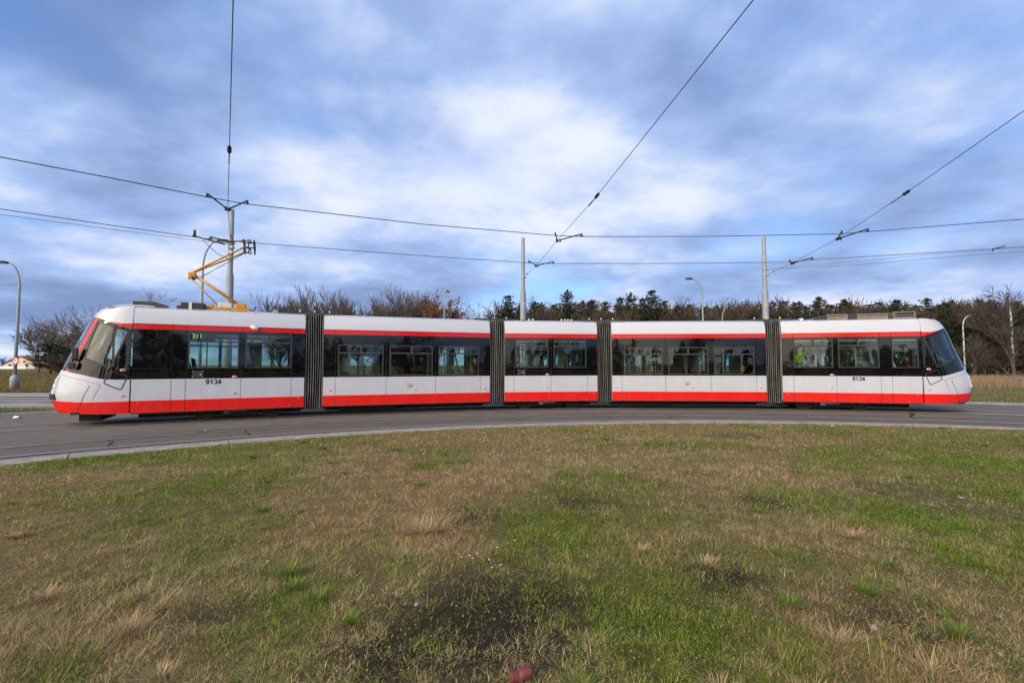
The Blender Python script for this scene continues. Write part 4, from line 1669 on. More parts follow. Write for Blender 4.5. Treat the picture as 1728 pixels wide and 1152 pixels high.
mb.tube([(2.57, C, 3.62), (1.25, C, 4.55)], [0.054, 0.042], 10)
mb.tube([(2.57, C - 0.22, 3.62), (2.57, C + 0.22, 3.62)], 0.05, 8)
mb.build('lower_arm', YELLOW, pg)
mb = MB()
mb.tube([(1.92, C - 0.08, 3.62), (1.16, C - 0.06, 4.43)], 0.020, 6)
mb.build('coupling_rod', YELLOW, pg)
mb = MB()
mb.tube([(1.14, C, 4.60), (2.60, C - 0.40, 5.52)], [0.036, 0.024], 8)
mb.tube([(1.14, C, 4.60), (2.60, C + 0.40, 5.52)], [0.036, 0.024], 8)
mb.box((1.08, C - 0.08, 4.42), (1.30, C + 0.08, 4.64), 0, 0.03)
mb.tube([(2.60, C - 0.45, 5.52), (2.60, C + 0.45, 5.52)], 0.03, 8)
mb.build('upper_arm', YELLOW, pg)
mb = MB()
mb.tube([(1.36, C + 0.05, 4.47), (2.72, C + 0.1, 5.52)], 0.011, 5)
mb.tube([(1.22, C - 0.1, 4.45), (1.22, C + 0.1, 4.45)], 0.05, 10)
mb.build('head_guide_rod', IRON, pg)
mb = MB()
for x in (2.60, 2.90):
    pts = [(x, C - 0.86, 5.58), (x, C - 0.72, 5.68), (x, C - 0.55, 5.735), (x, C, 5.755), (x, C + 0.55, 5.735), (x, C + 0.72, 5.68), (x, C + 0.86, 5.58)]
    mb.tube(pts, [0.022, 0.03, 0.034, 0.034, 0.034, 0.03, 0.022], 6)
for y in (C - 0.35, C + 0.35):
    mb.tube([(2.60, y, 5.70), (2.90, y, 5.70)], 0.02, 6)
    mb.tube([(2.75, y, 5.70), (2.72, y, 5.52)], 0.022, 6)
mb.tube([(2.62, C - 0.40, 5.52), (2.80, C - 0.40, 5.50), (2.80, C + 0.40, 5.50), (2.62, C + 0.40, 5.52)], 0.018, 6)
mb.build('collector_head', IRON, pg)

# ------------------------------------------------------------------ catenary masts and wires
MG = 'tapered steel masts carrying the overhead wires'
for x, y, lab, clamps in ((-12.11, 19.85, 'grey catenary mast right behind the yellow pantograph', (6.88, 6.72, 6.5)), (0.58, 24.4, 'grey catenary mast rising behind the short middle tram section', (6.30,)), (13.17, 24.1, 'grey catenary mast rising above the rightmost bellows', (6.66, 6.36))):
    r_ = empty('catenary_mast', (x, y, 0))
    tag(r_, lab, 'mast', MG)
    mb = MB()
    mb.lathe([(0.175, 0.0), (0.160, 2.5), (0.146, 5.5), (0.108, 5.66), (0.104, 6.0), (0.096, 8.36), (0.085, 8.40)], (0, 0), 20)
    mb.build('mast_tube', MAST, r_)
    for z in clamps:
        mb = MB()
        mb.lathe([(0.118, z - 0.03), (0.118, z + 0.03)], (0, 0), 16)
        mb.box((0.09, -0.20, z - 0.035), (0.19, -0.02, z + 0.035))
        mb.build('clamp', GALV, r_)

UPW = [(-14.8, 4.9), (-10.14, 9.03), (-8.86, 10.05), (-7.45, 11.26), (-6.78, 11.74), (-2.6, 13.45), (1.37, 14.64), (2.21, 14.77), (6.3, 14.75), (10.38, 14.45), (10.97, 14.22), (14.47, 12.98), (19.5, 11.0)]
LOW = [(-19.0, 7.6), (-13.51, 12.11), (-11.89, 13.49), (-9.86, 15.10), (-8.66, 15.58), (-4.0, 17.2), (0.69, 18.64), (1.66, 18.76), (6.4, 18.75), (11.13, 18.50), (11.72, 18.08), (17.43, 16.27), (24.0, 13.6)]


def wire(pts, r, name, label, cat='wire', sides=6):
    mb = MB()
    mb.tube(pts, r, sides)
    return tag(mb.build(name, WIRE), label, cat)


wire([(x, y, 5.80) for x, y in UPW], 0.0115, 'contact_wire', 'upper dark contact wire over the empty near track')
wire([(x, y, 5.80) for x, y in LOW], 0.0115, 'contact_wire', 'lower dark contact wire over the tram, touched by the pantograph')
wire([(-24.0, 4.8, 5.7), (-14.7, 13.18, 6.0), (-12.9, 16.5, 6.35), (-12.23, 19.75, 6.86)], 0.007, 'anchor_wire', 'thin anchor wire running left from the mast behind the pantograph')
wire([(13.36, 24.0, 6.65), (15.5, 20.9, 6.2), (17.86, 18.19, 6.0), (19.51, 17.56, 6.0), (26, 15.0, 6.1)], 0.007, 'anchor_wire', 'thin anchor wire running right from the rightmost mast')


def insul(mb, p, d, r=0.035, ln=0.32):
    p, d = Vector(p), Vector(d).normalized()
    pts, rad = [], []
    for k, q in enumerate((0, 0.1, 0.14, 0.3, 0.34, 0.5, 0.54, 0.7, 0.74, 0.9, 1.0)):
        pts.append(p + d * (q - 0.5) * ln)
        rad.append((0.008, 0.010, r, r, r * 0.6, r * 0.6, r, r, r * 0.6, r * 0.6, 0.008)[k])
    mb.tube(pts, rad, 8)


def arms(root, vtx, wa, wb):
    """pull-off: two dark arms from the span wire to the contact wire"""
    v = Vector(vtx)
    for q in (wa, wb):
        q = Vector(q)
        dr = (q - v).normalized()
        mb = MB()
        s = v + dr * 0.16
        mb.tube([v, s], 0.010, 5)
        mb.tube([s, q + Vector((0, 0, 0.06))], 0.021, 7)
        mb.tube([s + Vector((0, 0, 0.03)), s - Vector((0, 0, 0.07))], 0.028, 7)
        e = q + Vector((0, 0, 0.06))
        mb.tube([e - dr * 0.02, e + dr * 0.05, q + dr * 0.02 - Vector((0, 0, 0.005))], [0.022, 0.026, 0.012], 7)
        mb.tube([q - dr * 0.06, q + dr * 0.10], 0.020, 6)
        mb.build('pull_off_arm', IRON, root)
    mb = MB()
    mb.box((v.x - 0.045, v.y - 0.045, v.z - 0.05), (v.x + 0.045, v.y + 0.045, v.z + 0.03), 0, 0.01)
    mb.build('span_clamp', IRON, root)


SPANS = [
    ('span wire climbing almost straight up from the mast behind the pantograph', [(-12.1, 19.72, 6.88), (-9.74, 15.96, 5.95), (-7.78, 12.57, 5.95), (-5.72, 9.23, 6.05), (-3.45, 5.55, 6.2), (0.8, -1.3, 6.5), (5.2, -8.4, 6.8)], 3,
     [((-9.74, 15.96, 5.95), (-9.86, 15.10, 5.82), (-8.84, 15.50, 5.82)), ((-7.78, 12.57, 5.95), (-7.47, 11.26, 5.82), (-6.79, 11.74, 5.82))]),
    ('span wire crossing the middle of the sky up to the top right', [(0.66, 24.25, 6.33), (1.04, 19.83, 5.95), (1.55, 15.81, 5.95), (2.17, 11.68, 6.0), (2.92, 5.42, 6.1), (4.6, -8.5, 6.5)], 3,
     [((1.04, 19.83, 5.95), (0.69, 18.64, 5.82), (1.66, 18.76, 5.82)), ((1.55, 15.81, 5.95), (1.38, 14.64, 5.82), (2.21, 14.77, 5.82))]),
    ('span wire running from the rightmost mast to the right edge of the sky', [(13.3, 23.95, 6.40), (11.73, 19.36, 5.95), (11.01, 15.58, 5.95), (9.88, 11.47, 6.0), (8.90, 7.89, 6.1), (4.4, -8.5, 6.6)], 3,
     [((11.73, 19.36, 5.95), (11.13, 18.50, 5.82), (11.74, 18.08, 5.82)), ((11.01, 15.58, 5.95), (10.36, 14.45, 5.82), (10.97, 14.22, 5.82))]),
]
for lab, pts, ki, ar in SPANS:
    root = empty('span_wire', pts[0])
    tag(root, lab, 'wire', 'span wires holding the contact wires')
    rel = [tuple(Vector(p) - Vector(pts[0])) for p in pts]
    mb = MB()
    mb.tube(rel, 0.0075, 6)
    mb.build('cable', WIRE, root)
    mb = MB()
    d = Vector(rel[ki + 1]) - Vector(rel[ki])
    insul(mb, rel[ki], d, 0.042, 0.34)
    mb.tube([Vector(rel[ki]) - d.normalized() * 0.75, Vector(rel[ki]) - d.normalized() * 0.2], 0.013, 5)
    d2 = Vector(rel[1]) - Vector(rel[0])
    insul(mb, Vector(rel[0]) + d2.normalized() * 1.2, d2, 0.028, 0.22)
    mb.build('insulator', IRON, root)
    for v, a, b in ar:
        o3 = Vector(pts[0])
        arms(root, Vector(v) - o3, Vector(a) - o3, Vector(b) - o3)
# extra pull-off on the lower wire at the far right, jumper cables at the left mast
root = empty('pull_off', (17.3, 16.35, 5.82))
tag(root, 'single dark pull-off arm on the lower wire near the right edge', 'bracket')
mb = MB()
mb.tube([(-0.05, 0.18, 0.02), (0.13, -0.08, 0.06)], 0.02, 7)
mb.tube([(-0.05, 0.18, 0.05), (-0.05, 0.18, -0.06)], 0.022, 6)
mb.build('arm', IRON, root)
mb = MB()
mb.tube([(-0.05, 0.18, -0.03), (-1.2, 1.4, 0.12), (-3.94, 7.6, 0.83)], 0.006, 5)
mb.build('cable', WIRE, root)
jc = MB()
jc.tube([(-12.05, 19.7, 7.25), (-11.9, 19.5, 7.1), (-11.75, 19.4, 6.95), (-11.7, 19.4, 6.8)], 0.018, 5)
jc.tube([(-12.4, 19.6, 6.95), (-11.6, 19.6, 6.95)], 0.018, 5)
jc.tube([(-13.1, 19.0, 7.0), (-13.1, 19.0, 7.25)], 0.05, 6)
jc.tube([(-13.2, 19.0, 7.02), (-12.2, 19.6, 6.80)], 0.03, 5)
jc.tube([(-12.9, 19.2, 6.9), (-12.45, 19.4, 6.4), (-12.1, 19.7, 6.2)], 0.014, 5)
tag(jc.build('feeder_bracket', IRON), 'cluster of dark feeder cables on the mast behind the pantograph', 'bracket')

# ------------------------------------------------------------------ street lamps
LG = 'street lamps around the tram loop'


def lamp(loc, h, reach, ang, label, material=LAMPG, sleeve=False, rise=0.35, r=0.075, head=True, curve=1.0):
    root = empty('street_lamp', loc, R(ang))
    tag(root, label, 'street lamp', LG)
    mb = MB()
    pts = [(0, 0, 0), (0, 0, h * 0.5), (0, 0, h * 0.82)]
    rad = [r * 1.15, r, r * 0.75]
    z0 = h * 0.82
    n = 8
    for k in range(1, n + 1):
        t = k / n * math.pi / 2
        pts.append((reach * (1 - math.cos(t)), 0, z0 + (h - z0) * math.sin(t)))
        rad.append(r * (0.72 - 0.25 * k / n))
    mb.tube(pts, rad, 10)
    mb.build('post', material, root)
    if sleeve:
        mb = MB()
        mb.lathe([(0.24, 0.0), (0.235, 0.75), (0.20, 0.92), (0.11, 1.02), (0.09, 1.05)], (0, 0), 16)
        mb.build('base_sleeve', LAMPG, root)
    if head:
        mb = MB()
        bm = bmesh.new()
        bmesh.ops.create_uvsphere(bm, u_segments=12, v_segments=8, radius=1)
        for q in bm.verts:
            zz = q.co.z
            q.co = Vector((reach + 0.28 + q.co.x * 0.36, q.co.y * 0.15, h + 0.0 + (zz * 0.13 if zz > 0 else zz * 0.055)))
        mb.bm(bm, 0, True)
        mb.build('lamp_head', IRON, root)
        mb = MB()
        mb.box((reach + 0.08, -0.10, h - 0.075), (reach + 0.50, 0.10, h - 0.045), 0, 0.012)
        mb.build('lamp_glass', PALE, root)
    return root


lamp((-32.45, 30.5, 0), 8.35, 0.60, 205, 'street lamp at the left edge with a round sign and thick base', sleeve=True, r=0.085)
lamp((-17.4, 26.0, 0), 8.70, 0.75, 10, 'street lamp beside the mast behind the pantograph', r=0.075)
lamp((-6.55, 45, 0), 8.9, 0.5, 75, 'small distant street lamp beside the brown-leaved tree')
lamp((15.62, 38, 0), 8.70, 0.85, 186, 'tall street lamp standing behind the fourth tram section')
lamp((24.9, 55, 0), 8.7, 1.1, 20, 'short distant street lamp among trees behind the fourth section')
lamp((48.5, 50, 0), 7.05, 1.2, 12, 'thin pale street lamp just right of the tram end', LAMPF, head=False, r=0.07)
lamp((58.0, 54, 0), 9.65, 2.0, 178, 'flaking white street lamp in front of the bare tree at right', LAMPF, r=0.13)
# sign on the left lamp
sg_ = empty('traffic_sign', (-32.30, 30.36, 1.95), R(-10))
sg_.scale = (0.85, 0.85, 0.85)
tag(sg_, 'round no-left-turn sign with red ring on the left lamp post', 'sign')
mb = MB()
mb.disc_y((0, -0.002, 0), 0.235, 0.012, 0, 28)
mb.build('face', SIGNW, sg_)
mb = MB()
n = 28
for k in range(n):
    a0, a1 = 2 * math.pi * k / n, 2 * math.pi * (k + 1) / n
    mb.face([(q * math.cos(a), -0.006, q * math.sin(a)) for q, a in ((0.20, a0), (0.29, a0), (0.29, a1), (0.20, a1))])
    mb.face([(q * math.cos(a), y, q * math.sin(a)) for q, a, y in ((0.29, a0, -0.006), (0.29, a0, 0.02), (0.29, a1, 0.02), (0.29, a1, -0.006))])
mb.face([(-0.155, -0.008, 0.125), (-0.125, -0.008, 0.155), (0.155, -0.008, -0.125), (0.125, -0.008, -0.155)])
mb.build('red_ring_and_bar', SIGNR, sg_)
mb = MB()
mb.face([(0.03, -0.007, -0.15), (0.075, -0.007, -0.15), (0.075, -0.007, 0.08), (0.03, -0.007, 0.08)])
mb.face([(-0.06, -0.007, 0.04), (0.03, -0.007, 0.04), (0.03, -0.007, 0.08), (-0.06, -0.007, 0.08)])
mb.face([(-0.13, -0.007, 0.06), (-0.06, -0.007, 0.0), (-0.06, -0.007, 0.12)])
mb.build('arrow', TEXTB, sg_)
wire([(-70, 34, 6.9), (-50, 32, 6.75), (-32.5, 30.5, 6.95)], 0.012, 'lamp_cable', 'thin cable reaching the left street lamp from the left edge')
for k, (z0, z1) in enumerate(((13.2, 11.0), (10.6, 9.0), (8.2, 7.4), (6.4, 6.0))):
    wire([(-190 - 3 * k, 140, z0 + 4), (-150, 140, z0 + 1.5), (-110, 140, z1 + 1.3), (-60, 140, z1 + 2)], 0.020, 'power_line', ('topmost', 'second', 'third', 'lowest')[k] + ' faint power line low in the left sky', 'wire', 4)

# ------------------------------------------------------------------ house on the left
hs = empty('house', (-211, 200, 0), R(8))
tag(hs, 'small cream house with brown gabled roof at the far left', 'house')
mb = MB()
mb.mesh([(-6, 0, 0), (6, 0, 0), (6, 0, 2.2), (0, 0, 5.3), (-6, 0, 2.2), (-6, 14, 0), (6, 14, 0), (6, 14, 2.2), (0, 14, 5.3), (-6, 14, 2.2)],
        [(0, 1, 2, 3, 4), (9, 8, 7, 6, 5), (1, 6, 7, 2), (5, 0, 4, 9)])
mb.box((6, 3, 0), (17, 14, 2.3))
mb.build('wall', HOUSEW, hs)
mb = MB()
for s in (-1, 1):
    v = [(s * 6.7, -0.5, 1.85), (0, -0.5, 5.35), (0, 14.5, 5.35), (s * 6.7, 14.5, 1.85)]
    mb.mesh(v + [(x, y, z + 0.22) for x, y, z in v], [(0, 1, 2, 3), (7, 6, 5, 4), (0, 4, 5, 1), (3, 2, 6, 7), (0, 3, 7, 4)])
mb.mesh([(5.5, 2.5, 2.3), (17.5, 2.5, 2.3), (17.5, 8.5, 5.2), (3, 8.5, 5.2), (5.5, 14.5, 2.3), (17.5, 14.5, 2.3)], [(0, 1, 2, 3), (3, 2, 5, 4), (1, 5, 2)])
rf = mb.build('roof', HOUSER, hs)
mb = MB()
mb.box((-2.6, 6, 4.2), (-1.8, 7, 6.1))
mb.build('chimney', HOUSER, rf)
for x0, x1, z0, z1 in ((-4.2, -2.8, 0.8, 2.0), (2.0, 3.4, 0.8, 2.0), (1.2, 2.4, 2.6, 3.5)):
    mb = MB()
    holed(mb, (x0 - 0.12, x1 + 0.12, z0 - 0.12, z1 + 0.12), [(x0, x1, z0, z1)], -0.06, 0.0)
    f_ = mb.build('window', SIGNW, hs)
    mb = MB()
    mb.face([(x0, -0.03, z0), (x1, -0.03, z0), (x1, -0.03, z1), (x0, -0.03, z1)])
    mb.build('pane', BLACK, f_)
mb = MB()
mb.box((-7.5, -2.5, 0), (7.5, -2.2, 1.15))
tag(mb.build('garden_wall', PAPER, None, (-211, 198, 0)), 'low white garden wall in front of the far house', 'wall')

# ------------------------------------------------------------------ trees
def branch_tubes(segs, sides):
    """segs: list of (p0, p1, r0, r1) -> numpy triangles, vectorised"""
    A = np.array([s[0] for s in segs], float)
    B = np.array([s[1] for s in segs], float)
    ra = np.array([s[2] for s in segs])[:, None]
    rb = np.array([s[3] for s in segs])[:, None]
    d = B - A
    d /= np.maximum(np.linalg.norm(d, axis=1, keepdims=True), 1e-9)
    ref = np.where(np.abs(d[:, 2:3]) < 0.9, np.array([[0, 0, 1.0]]), np.array([[1.0, 0, 0]]))
    u = np.cross(d, ref)
    u /= np.maximum(np.linalg.norm(u, axis=1, keepdims=True), 1e-9)
    w = np.cross(d, u)
    n = len(segs)
    V = np.zeros((n, 2 * sides, 3))
    for j in range(sides):
        t = 2 * math.pi * j / sides
        o = u * math.cos(t) + w * math.sin(t)
        V[:, j] = A + o * ra
        V[:, sides + j] = B + o * rb
    T = []
    for j in range(sides):
        k = (j + 1) % sides
        T += [(j, k, sides + k), (j, sides + k, sides + j)]
    T = np.array(T)[None] + (np.arange(n) * 2 * sides)[:, None, None]
    return V.reshape(-1, 3), T.reshape(-1, 3)


def grow(rng, h, levels, n_kids, spread, up, trunk_frac, r0, ratio=0.62, minr=0.012, wig=0.18):
    """recursive bare tree -> (thick segments, thin segments)"""
    thick, thin = [], []

    def rec(p, d, ln, r, lv):
        nseg = 4 if lv < 2 else 3
        pts = [p]
        q = p
        dd = d
        for k in range(nseg):
            dd = dd + np.array([rng.gauss(0, wig), rng.gauss(0, wig), rng.gauss(0, wig * 0.6) + up * 0.10])
            dd = dd / np.linalg.norm(dd)
            q2 = q + dd * ln / nseg
            ra = r * (1 - 0.55 * k / nseg)
            rb = r * (1 - 0.55 * (k + 1) / nseg)
            (thick if lv < 2 else thin).append((q, q2, max(ra, minr), max(rb, minr)))
            q = q2
            pts.append((q, dd, rb))
        if lv >= levels:
            return
        nk = n_kids[lv]
        for k in range(nk):
            t = rng.uniform(trunk_frac if lv == 0 else 0.25, 1.0)
            idx = min(int(t * nseg), nseg - 1)
            base, bd, br = pts[idx + 1] if idx + 1 < len(pts) else pts[-1]
            az = rng.uniform(0, 2 * math.pi)
            sp = spread * rng.uniform(0.6, 1.3)
            side = np.array([math.cos(az), math.sin(az), 0.0])
            side = side - bd * side.dot(bd)
            side /= max(np.linalg.norm(side), 1e-6)
            nd = bd * math.cos(sp) + side * math.sin(sp) + np.array([0, 0, up])
            nd /= np.linalg.norm(nd)
            rec(base, nd, ln * ratio * rng.uniform(0.75, 1.15), br * 0.68, lv + 1)
    rec(np.zeros(3), np.array([0, 0, 1.0]), h * 0.5, r0, 0)
    return thick, thin


def bare_meshes(seed, h, levels, kids, spread, up, tf, r0, ratio, minr, wig, bark, twig):
    th, tn = grow(random.Random(seed), h, levels, kids, spread, up, tf, r0, ratio, minr, wig)
    top = max(max(s[1][2] for s in th), max(s[1][2] for s in tn))
    k = h / top
    sc_ = lambda L_: [(a * k, b * k, c, d) for a, b, c, d in L_]
    V1, T1 = branch_tubes(sc_(th), 6)
    V2, T2 = branch_tubes(sc_(tn), 3)
    a = np_mesh('trunk', V1, T1, None, bark)
    b = np_mesh('crown', V2, T2, None, twig)
    ma, mb_ = a.data, b.data
    bpy.data.objects.remove(a)
    bpy.data.objects.remove(b)
    return ma, mb_


def pine_meshes(seed, h, full, tone):
    rng = random.Random(seed)
    nr_ = np.random.RandomState(seed)
    segs = [(np.array([0, 0, 0.0]), np.array([0.05, 0, h * 0.5]), 0.15, 0.10), (np.array([0.05, 0, h * 0.5]), np.array([0.0, 0.05, h]), 0.10, 0.02)]
    cl = []
    z = h * (0.12 if full else 0.30)
    while z < h - 0.15:
        f = (z / h)
        rad = (1 - f) ** 0.75 * h * 0.26 * rng.uniform(0.7, 1.15) + 0.18
        if f < 0.45 and not full:
            rad *= 0.75
        nb = rng.randint(4, 6)
        a0 = rng.uniform(0, 6.28)
        for k in range(nb):
            a = a0 + 2 * math.pi * k / nb + rng.uniform(-0.3, 0.3)
            rr = rad * rng.uniform(0.6, 1.15)
            rise = rr * rng.uniform(0.1, 0.55)
            p0 = np.array([0, 0, z])
            p1 = np.array([math.cos(a) * rr, math.sin(a) * rr, z + rise])
            segs.append((p0, p1, 0.03, 0.012))
            if f < 0.3 and rng.random() < 0.45 and not full:
                continue
            nc = max(4, int(rr * 6.5))
            for j in range(nc):
                t = (j + rng.uniform(0.3, 1.0)) / nc
                t = 0.25 + 0.75 * t
                c = p0 + (p1 - p0) * t + np.array([rng.gauss(0, 0.10), rng.gauss(0, 0.10), rng.gauss(0.04, 0.08)])
                cl.append((c, rng.uniform(0.20, 0.36) * (0.75 if f > 0.8 else 1)))
        z += rng.uniform(0.28, 0.5)
    for k in range(6):
        cl.append((np.array([0, 0, h - 0.05 * k]), 0.22))
    # each clump is a burst of needle-sprays (thin triangles)
    C_ = np.array([c for c, s in cl])
    S_ = np.array([s for c, s in cl])
    per = 26
    C2 = np.repeat(C_, per, 0)
    S2_ = np.repeat(S_, per)
    n = len(C2)
    d = nr_.normal(size=(n, 3))
    d[:, 2] += 0.5
    d /= np.linalg.norm(d, axis=1, keepdims=True)
    sdv = np.cross(d, nr_.normal(size=(n, 3)))
    sdv /= np.maximum(np.linalg.norm(sdv, axis=1, keepdims=True), 1e-6)
    ln = (S2_ * nr_.uniform(0.7, 1.2, n))[:, None]
    wd = ln * nr_.uniform(0.06, 0.13, n)[:, None]
    V = np.stack([C2 - sdv * wd, C2 + sdv * wd, C2 + d * ln], 1).reshape(-1, 3)
    T = np.arange(n * 3).reshape(-1, 3)
    base = np.array(tone)
    cv = np.repeat(nr_.uniform(0.65, 1.4, len(C_)), per)[:, None] * base
    br = np.repeat(nr_.rand(len(C_)) < 0.26 - 0.02 * C_[:, 2], per)
    cv[br] = np.array([0.085, 0.060, 0.032]) * nr_.uniform(0.7, 1.3, (br.sum(), 1))
    tones = np.repeat(cv, 3, 0)
    V1, T1 = branch_tubes(segs, 5)
    a = np_mesh('trunk', V1, T1, None, PINEB)
    b = np_mesh('crown', V, T, tones, NEEDLE)
    ma, mb_ = a.data, b.data
    bpy.data.objects.remove(a)
    bpy.data.objects.remove(b)
    return ma, mb_


KIND = {}
KIND['P'] = [pine_meshes(40 + k, 11.0, False, t) for k, t in enumerate([(0.040, 0.050, 0.026), (0.046, 0.052, 0.028), (0.036, 0.048, 0.027), (0.052, 0.053, 0.030), (0.042, 0.046, 0.026), (0.048, 0.056, 0.030)])]
KIND['G'] = [pine_meshes(60 + k, 9.0, True, t) for k, t in enumerate([(0.035, 0.055, 0.022), (0.028, 0.046, 0.022)])]
KIND['B'] = [bare_meshes(70 + k, 11.0, 4, (10, 6, 5, 4), 0.42, 0.30, 0.25, 0.15, 0.60, 0.013, 0.11, BARK, TWIG) for k in range(3)]
KIND['S'] = [bare_meshes(80 + k, 10.0, 4, (10, 5, 5, 3), 0.50, 0.15, 0.25, 0.11, 0.62, 0.011, 0.16, BARK, TWIGP) for k in range(2)]
KIND['W'] = [bare_meshes(90, 12.0, 4, (9, 6, 5, 4), 0.55, 0.20, 0.30, 0.20, 0.64, 0.021, 0.17, BARK, TWIG)]
KIND['R'] = [bare_meshes(95 + k, 6.5, 3, (16, 9, 6), 0.50, 0.20, 0.02, 0.09, 0.62, 0.020, 0.14, TWIG, mat('understory_twigs_%d' % k, ((0.070, 0.055, 0.043), (0.082, 0.056, 0.042))[k], 0.9)) for k in range(2)]


def oak_leaf_mesh(seed, h):
    ma, mb_ = bare_meshes(seed, h, 3, (12, 7, 5), 0.60, 0.16, 0.2, 0.16, 0.60, 0.016, 0.14, BARK, TWIG)
    n = len(mb_.vertices)
    co = np.zeros(n * 3, np.float32)
    mb_.vertices.foreach_get('co', co)
    co = co.reshape(-1, 3)
    rs = np.random.RandomState(seed)
    pick = rs.choice(n, 6500)
    c = co[pick] + rs.normal(0, 0.13, (6500, 3))
    d1 = rs.normal(size=(6500, 3))
    d1 /= np.linalg.norm(d1, axis=1, keepdims=True)
    d2 = np.cross(d1, rs.normal(size=(6500, 3)))
    d2 /= np.linalg.norm(d2, axis=1, keepdims=True)
    s = rs.uniform(0.07, 0.14, (6500, 1))
    V = np.stack([c - d1 * s, c + d2 * s * 0.6, c + d1 * s, c - d2 * s * 0.6], 1).reshape(-1, 3)
    q = np.arange(6500)[:, None] * 4
    T = np.concatenate([q + np.array([[0, 1, 2]]), q + np.array([[0, 2, 3]])])
    tn = np.repeat(np.array([[0.17, 0.075, 0.038]]) * rs.uniform(0.6, 1.4, (6500, 1)), 4, 0)
    o = np_mesh('leaves', V, T, tn, LEAF)
    ml = o.data
    bpy.data.objects.remove(o)
    return ma, mb_, ml


OAK = oak_leaf_mesh(123, 10.0)
NOMH = {'P': 11.0, 'G': 9.0, 'B': 11.0, 'S': 10.0, 'W': 12.0, 'R': 6.5}
TNAME = {'P': 'pine_tree', 'G': 'bushy_pine', 'B': 'bare_tree', 'S': 'birch_tree', 'W': 'bare_tree', 'R': 'bare_shrub'}
rt = random.Random(77)


def tree(kind, x, y, h, label, group=None, var=None, wide=1.0, cat='tree', z=0.0):
    ms = KIND[kind]
    ma, mc = ms[rt.randrange(len(ms)) if var is None else var % len(ms)]
    s = h / NOMH[kind]
    root = empty(TNAME[kind], (x, y, z), rt.uniform(0, 6.28))
    root.scale = (s * wide, s * wide, s)
    tag(root, label, cat, group)
    link('trunk', ma, root)
    link('crown', mc, root)
    return root


def zone(u):
    for lim, t in ((540, 'the front tram section'), (690, 'the left half of the second tram section'), (830, 'the right half of the second tram section'), (930, 'the left half of the short middle section'), (1020, 'the right half of the short middle section'),
                   (1110, 'the left part of the fourth tram section'), (1200, 'the middle of the fourth tram section'), (1300, 'the right part of the fourth tram section'), (1400, 'the left part of the rear tram section'),
                   (1480, 'the number on the rear tram section'), (1560, 'the roof boxes of the rear section'), (1640, 'the right-hand driver cab'), (9999, 'the dry grass at the right edge')):
        if u < lim:
            return t


PUTS = []


def put(u, ytop, Y, kind, lab, group, **kw):
    """u, ytop: bearing and elevation as read off the survey picture; Y: distance"""
    X = (u - 864) / 787.0 * Y
    ob = tree(kind, X, Y, 1.69 + (615.5 - ytop) / 787.0 * Y, lab, group, **kw)
    PUTS.append((lab, u, ob))


PG = 'pines of the wood behind the tram'
BGp = 'bare trees above the left half of the tram'
RG = 'brown twiggy shrubs at the edge of the wood'
pin = [(858, 499, 66), (878, 512, 70), (903, 509, 64), (934, 514, 72), (958, 489, 66), (984, 507, 68), (1000, 506, 64), (1022, 509, 70), (1047, 502, 66), (1066, 494, 64), (1085, 503, 68), (1102, 490, 66), (1122, 508, 70),
       (1146, 516, 66), (1166, 514, 72), (1188, 519, 68), (1212, 515, 66), (1252, 520, 66), (1274, 517, 70), (1306, 508, 66), (1322, 517, 72), (1342, 510, 66), (1362, 517, 70), (1384, 501, 66), (1405, 515, 68), (1427, 505, 66), (1450, 518, 70),
       (1496, 518, 68), (1568, 503, 64), (1590, 515, 66), (1612, 507, 62), (1632, 516, 66), (1655, 505, 60), (1676, 506, 62), (1722, 512, 62), (1745, 505, 64), (1770, 500, 66)]
for u, yt, Y in pin:
    put(u, yt, Y, 'P', 'dark front-row pine above ' + zone(u), PG, wide=1.35)
for u, yt, Y in ((1516, 507, 60), (1600, 512, 58), (1645, 522, 56), (1690, 520, 57), (1725, 525, 55)):
    put(u, yt, Y, 'G', 'bushy green pine near ' + zone(u), 'bushy pines at the right end', wide=1.15)
u = 845
while u < 1800:
    put(u + rt.uniform(-8, 8), rt.uniform(508, 524), rt.uniform(74, 86), 'P', 'back-row pine behind ' + zone(u), 'pines of the back row', wide=1.5)
    u += 19
u = 840
while u < 1790:
    put(u + rt.uniform(-8, 8), rt.uniform(502, 524), rt.uniform(60, 72), 'R', 'brown shrub behind ' + zone(u), RG, cat='shrub', wide=1.1)
    u += 12
for u, yt in ((1058, 500), (1040, 503), (1196, 500), (1240, 505), (1215, 508), (1290, 508), (1465, 505), (1448, 510), (1548, 500), (1172, 508), (1110, 500), (1355, 508)):
    put(u, yt, 74, 'S', 'slender pale tree above ' + zone(u), 'pale bare trees in the wood')
for u, yt, Y in ((456, 489, 60), (486, 490, 66), (505, 487, 58), (532, 483, 62), (556, 482, 58), (577, 481, 60), (604, 488, 64), (628, 486, 60), (652, 492, 66), (672, 484, 62), (690, 474, 58), (708, 484, 62), (718, 500, 66), (545, 497, 70), (615, 498, 72), (470, 500, 70)):
    put(u, yt, Y, 'B', 'bare grey tree above ' + zone(u), BGp)
for u in (470, 510, 545, 580, 612, 640, 668, 700, 730):
    put(u, rt.uniform(522, 532), 56, 'R', 'low brown shrub behind ' + zone(u), RG, cat='shrub')
for u, yt, Y in ((790, 506, 84), (808, 503, 82), (775, 512, 88), (824, 515, 86)):
    put(u, yt, Y, 'S', 'pale faint birch in the gap left of the wood', 'faint birches', wide=1.4)
ok_ = empty('oak_tree', ((738 - 864) / 787.0 * 58, 58, 0))
ok_.scale = (1.0, 1.0, 1.135)
tag(ok_, 'oak tree still holding reddish brown leaves above the second section', 'tree')
link('trunk', OAK[0], ok_)
link('crown', OAK[1], ok_)
link('leaves', OAK[2], ok_)
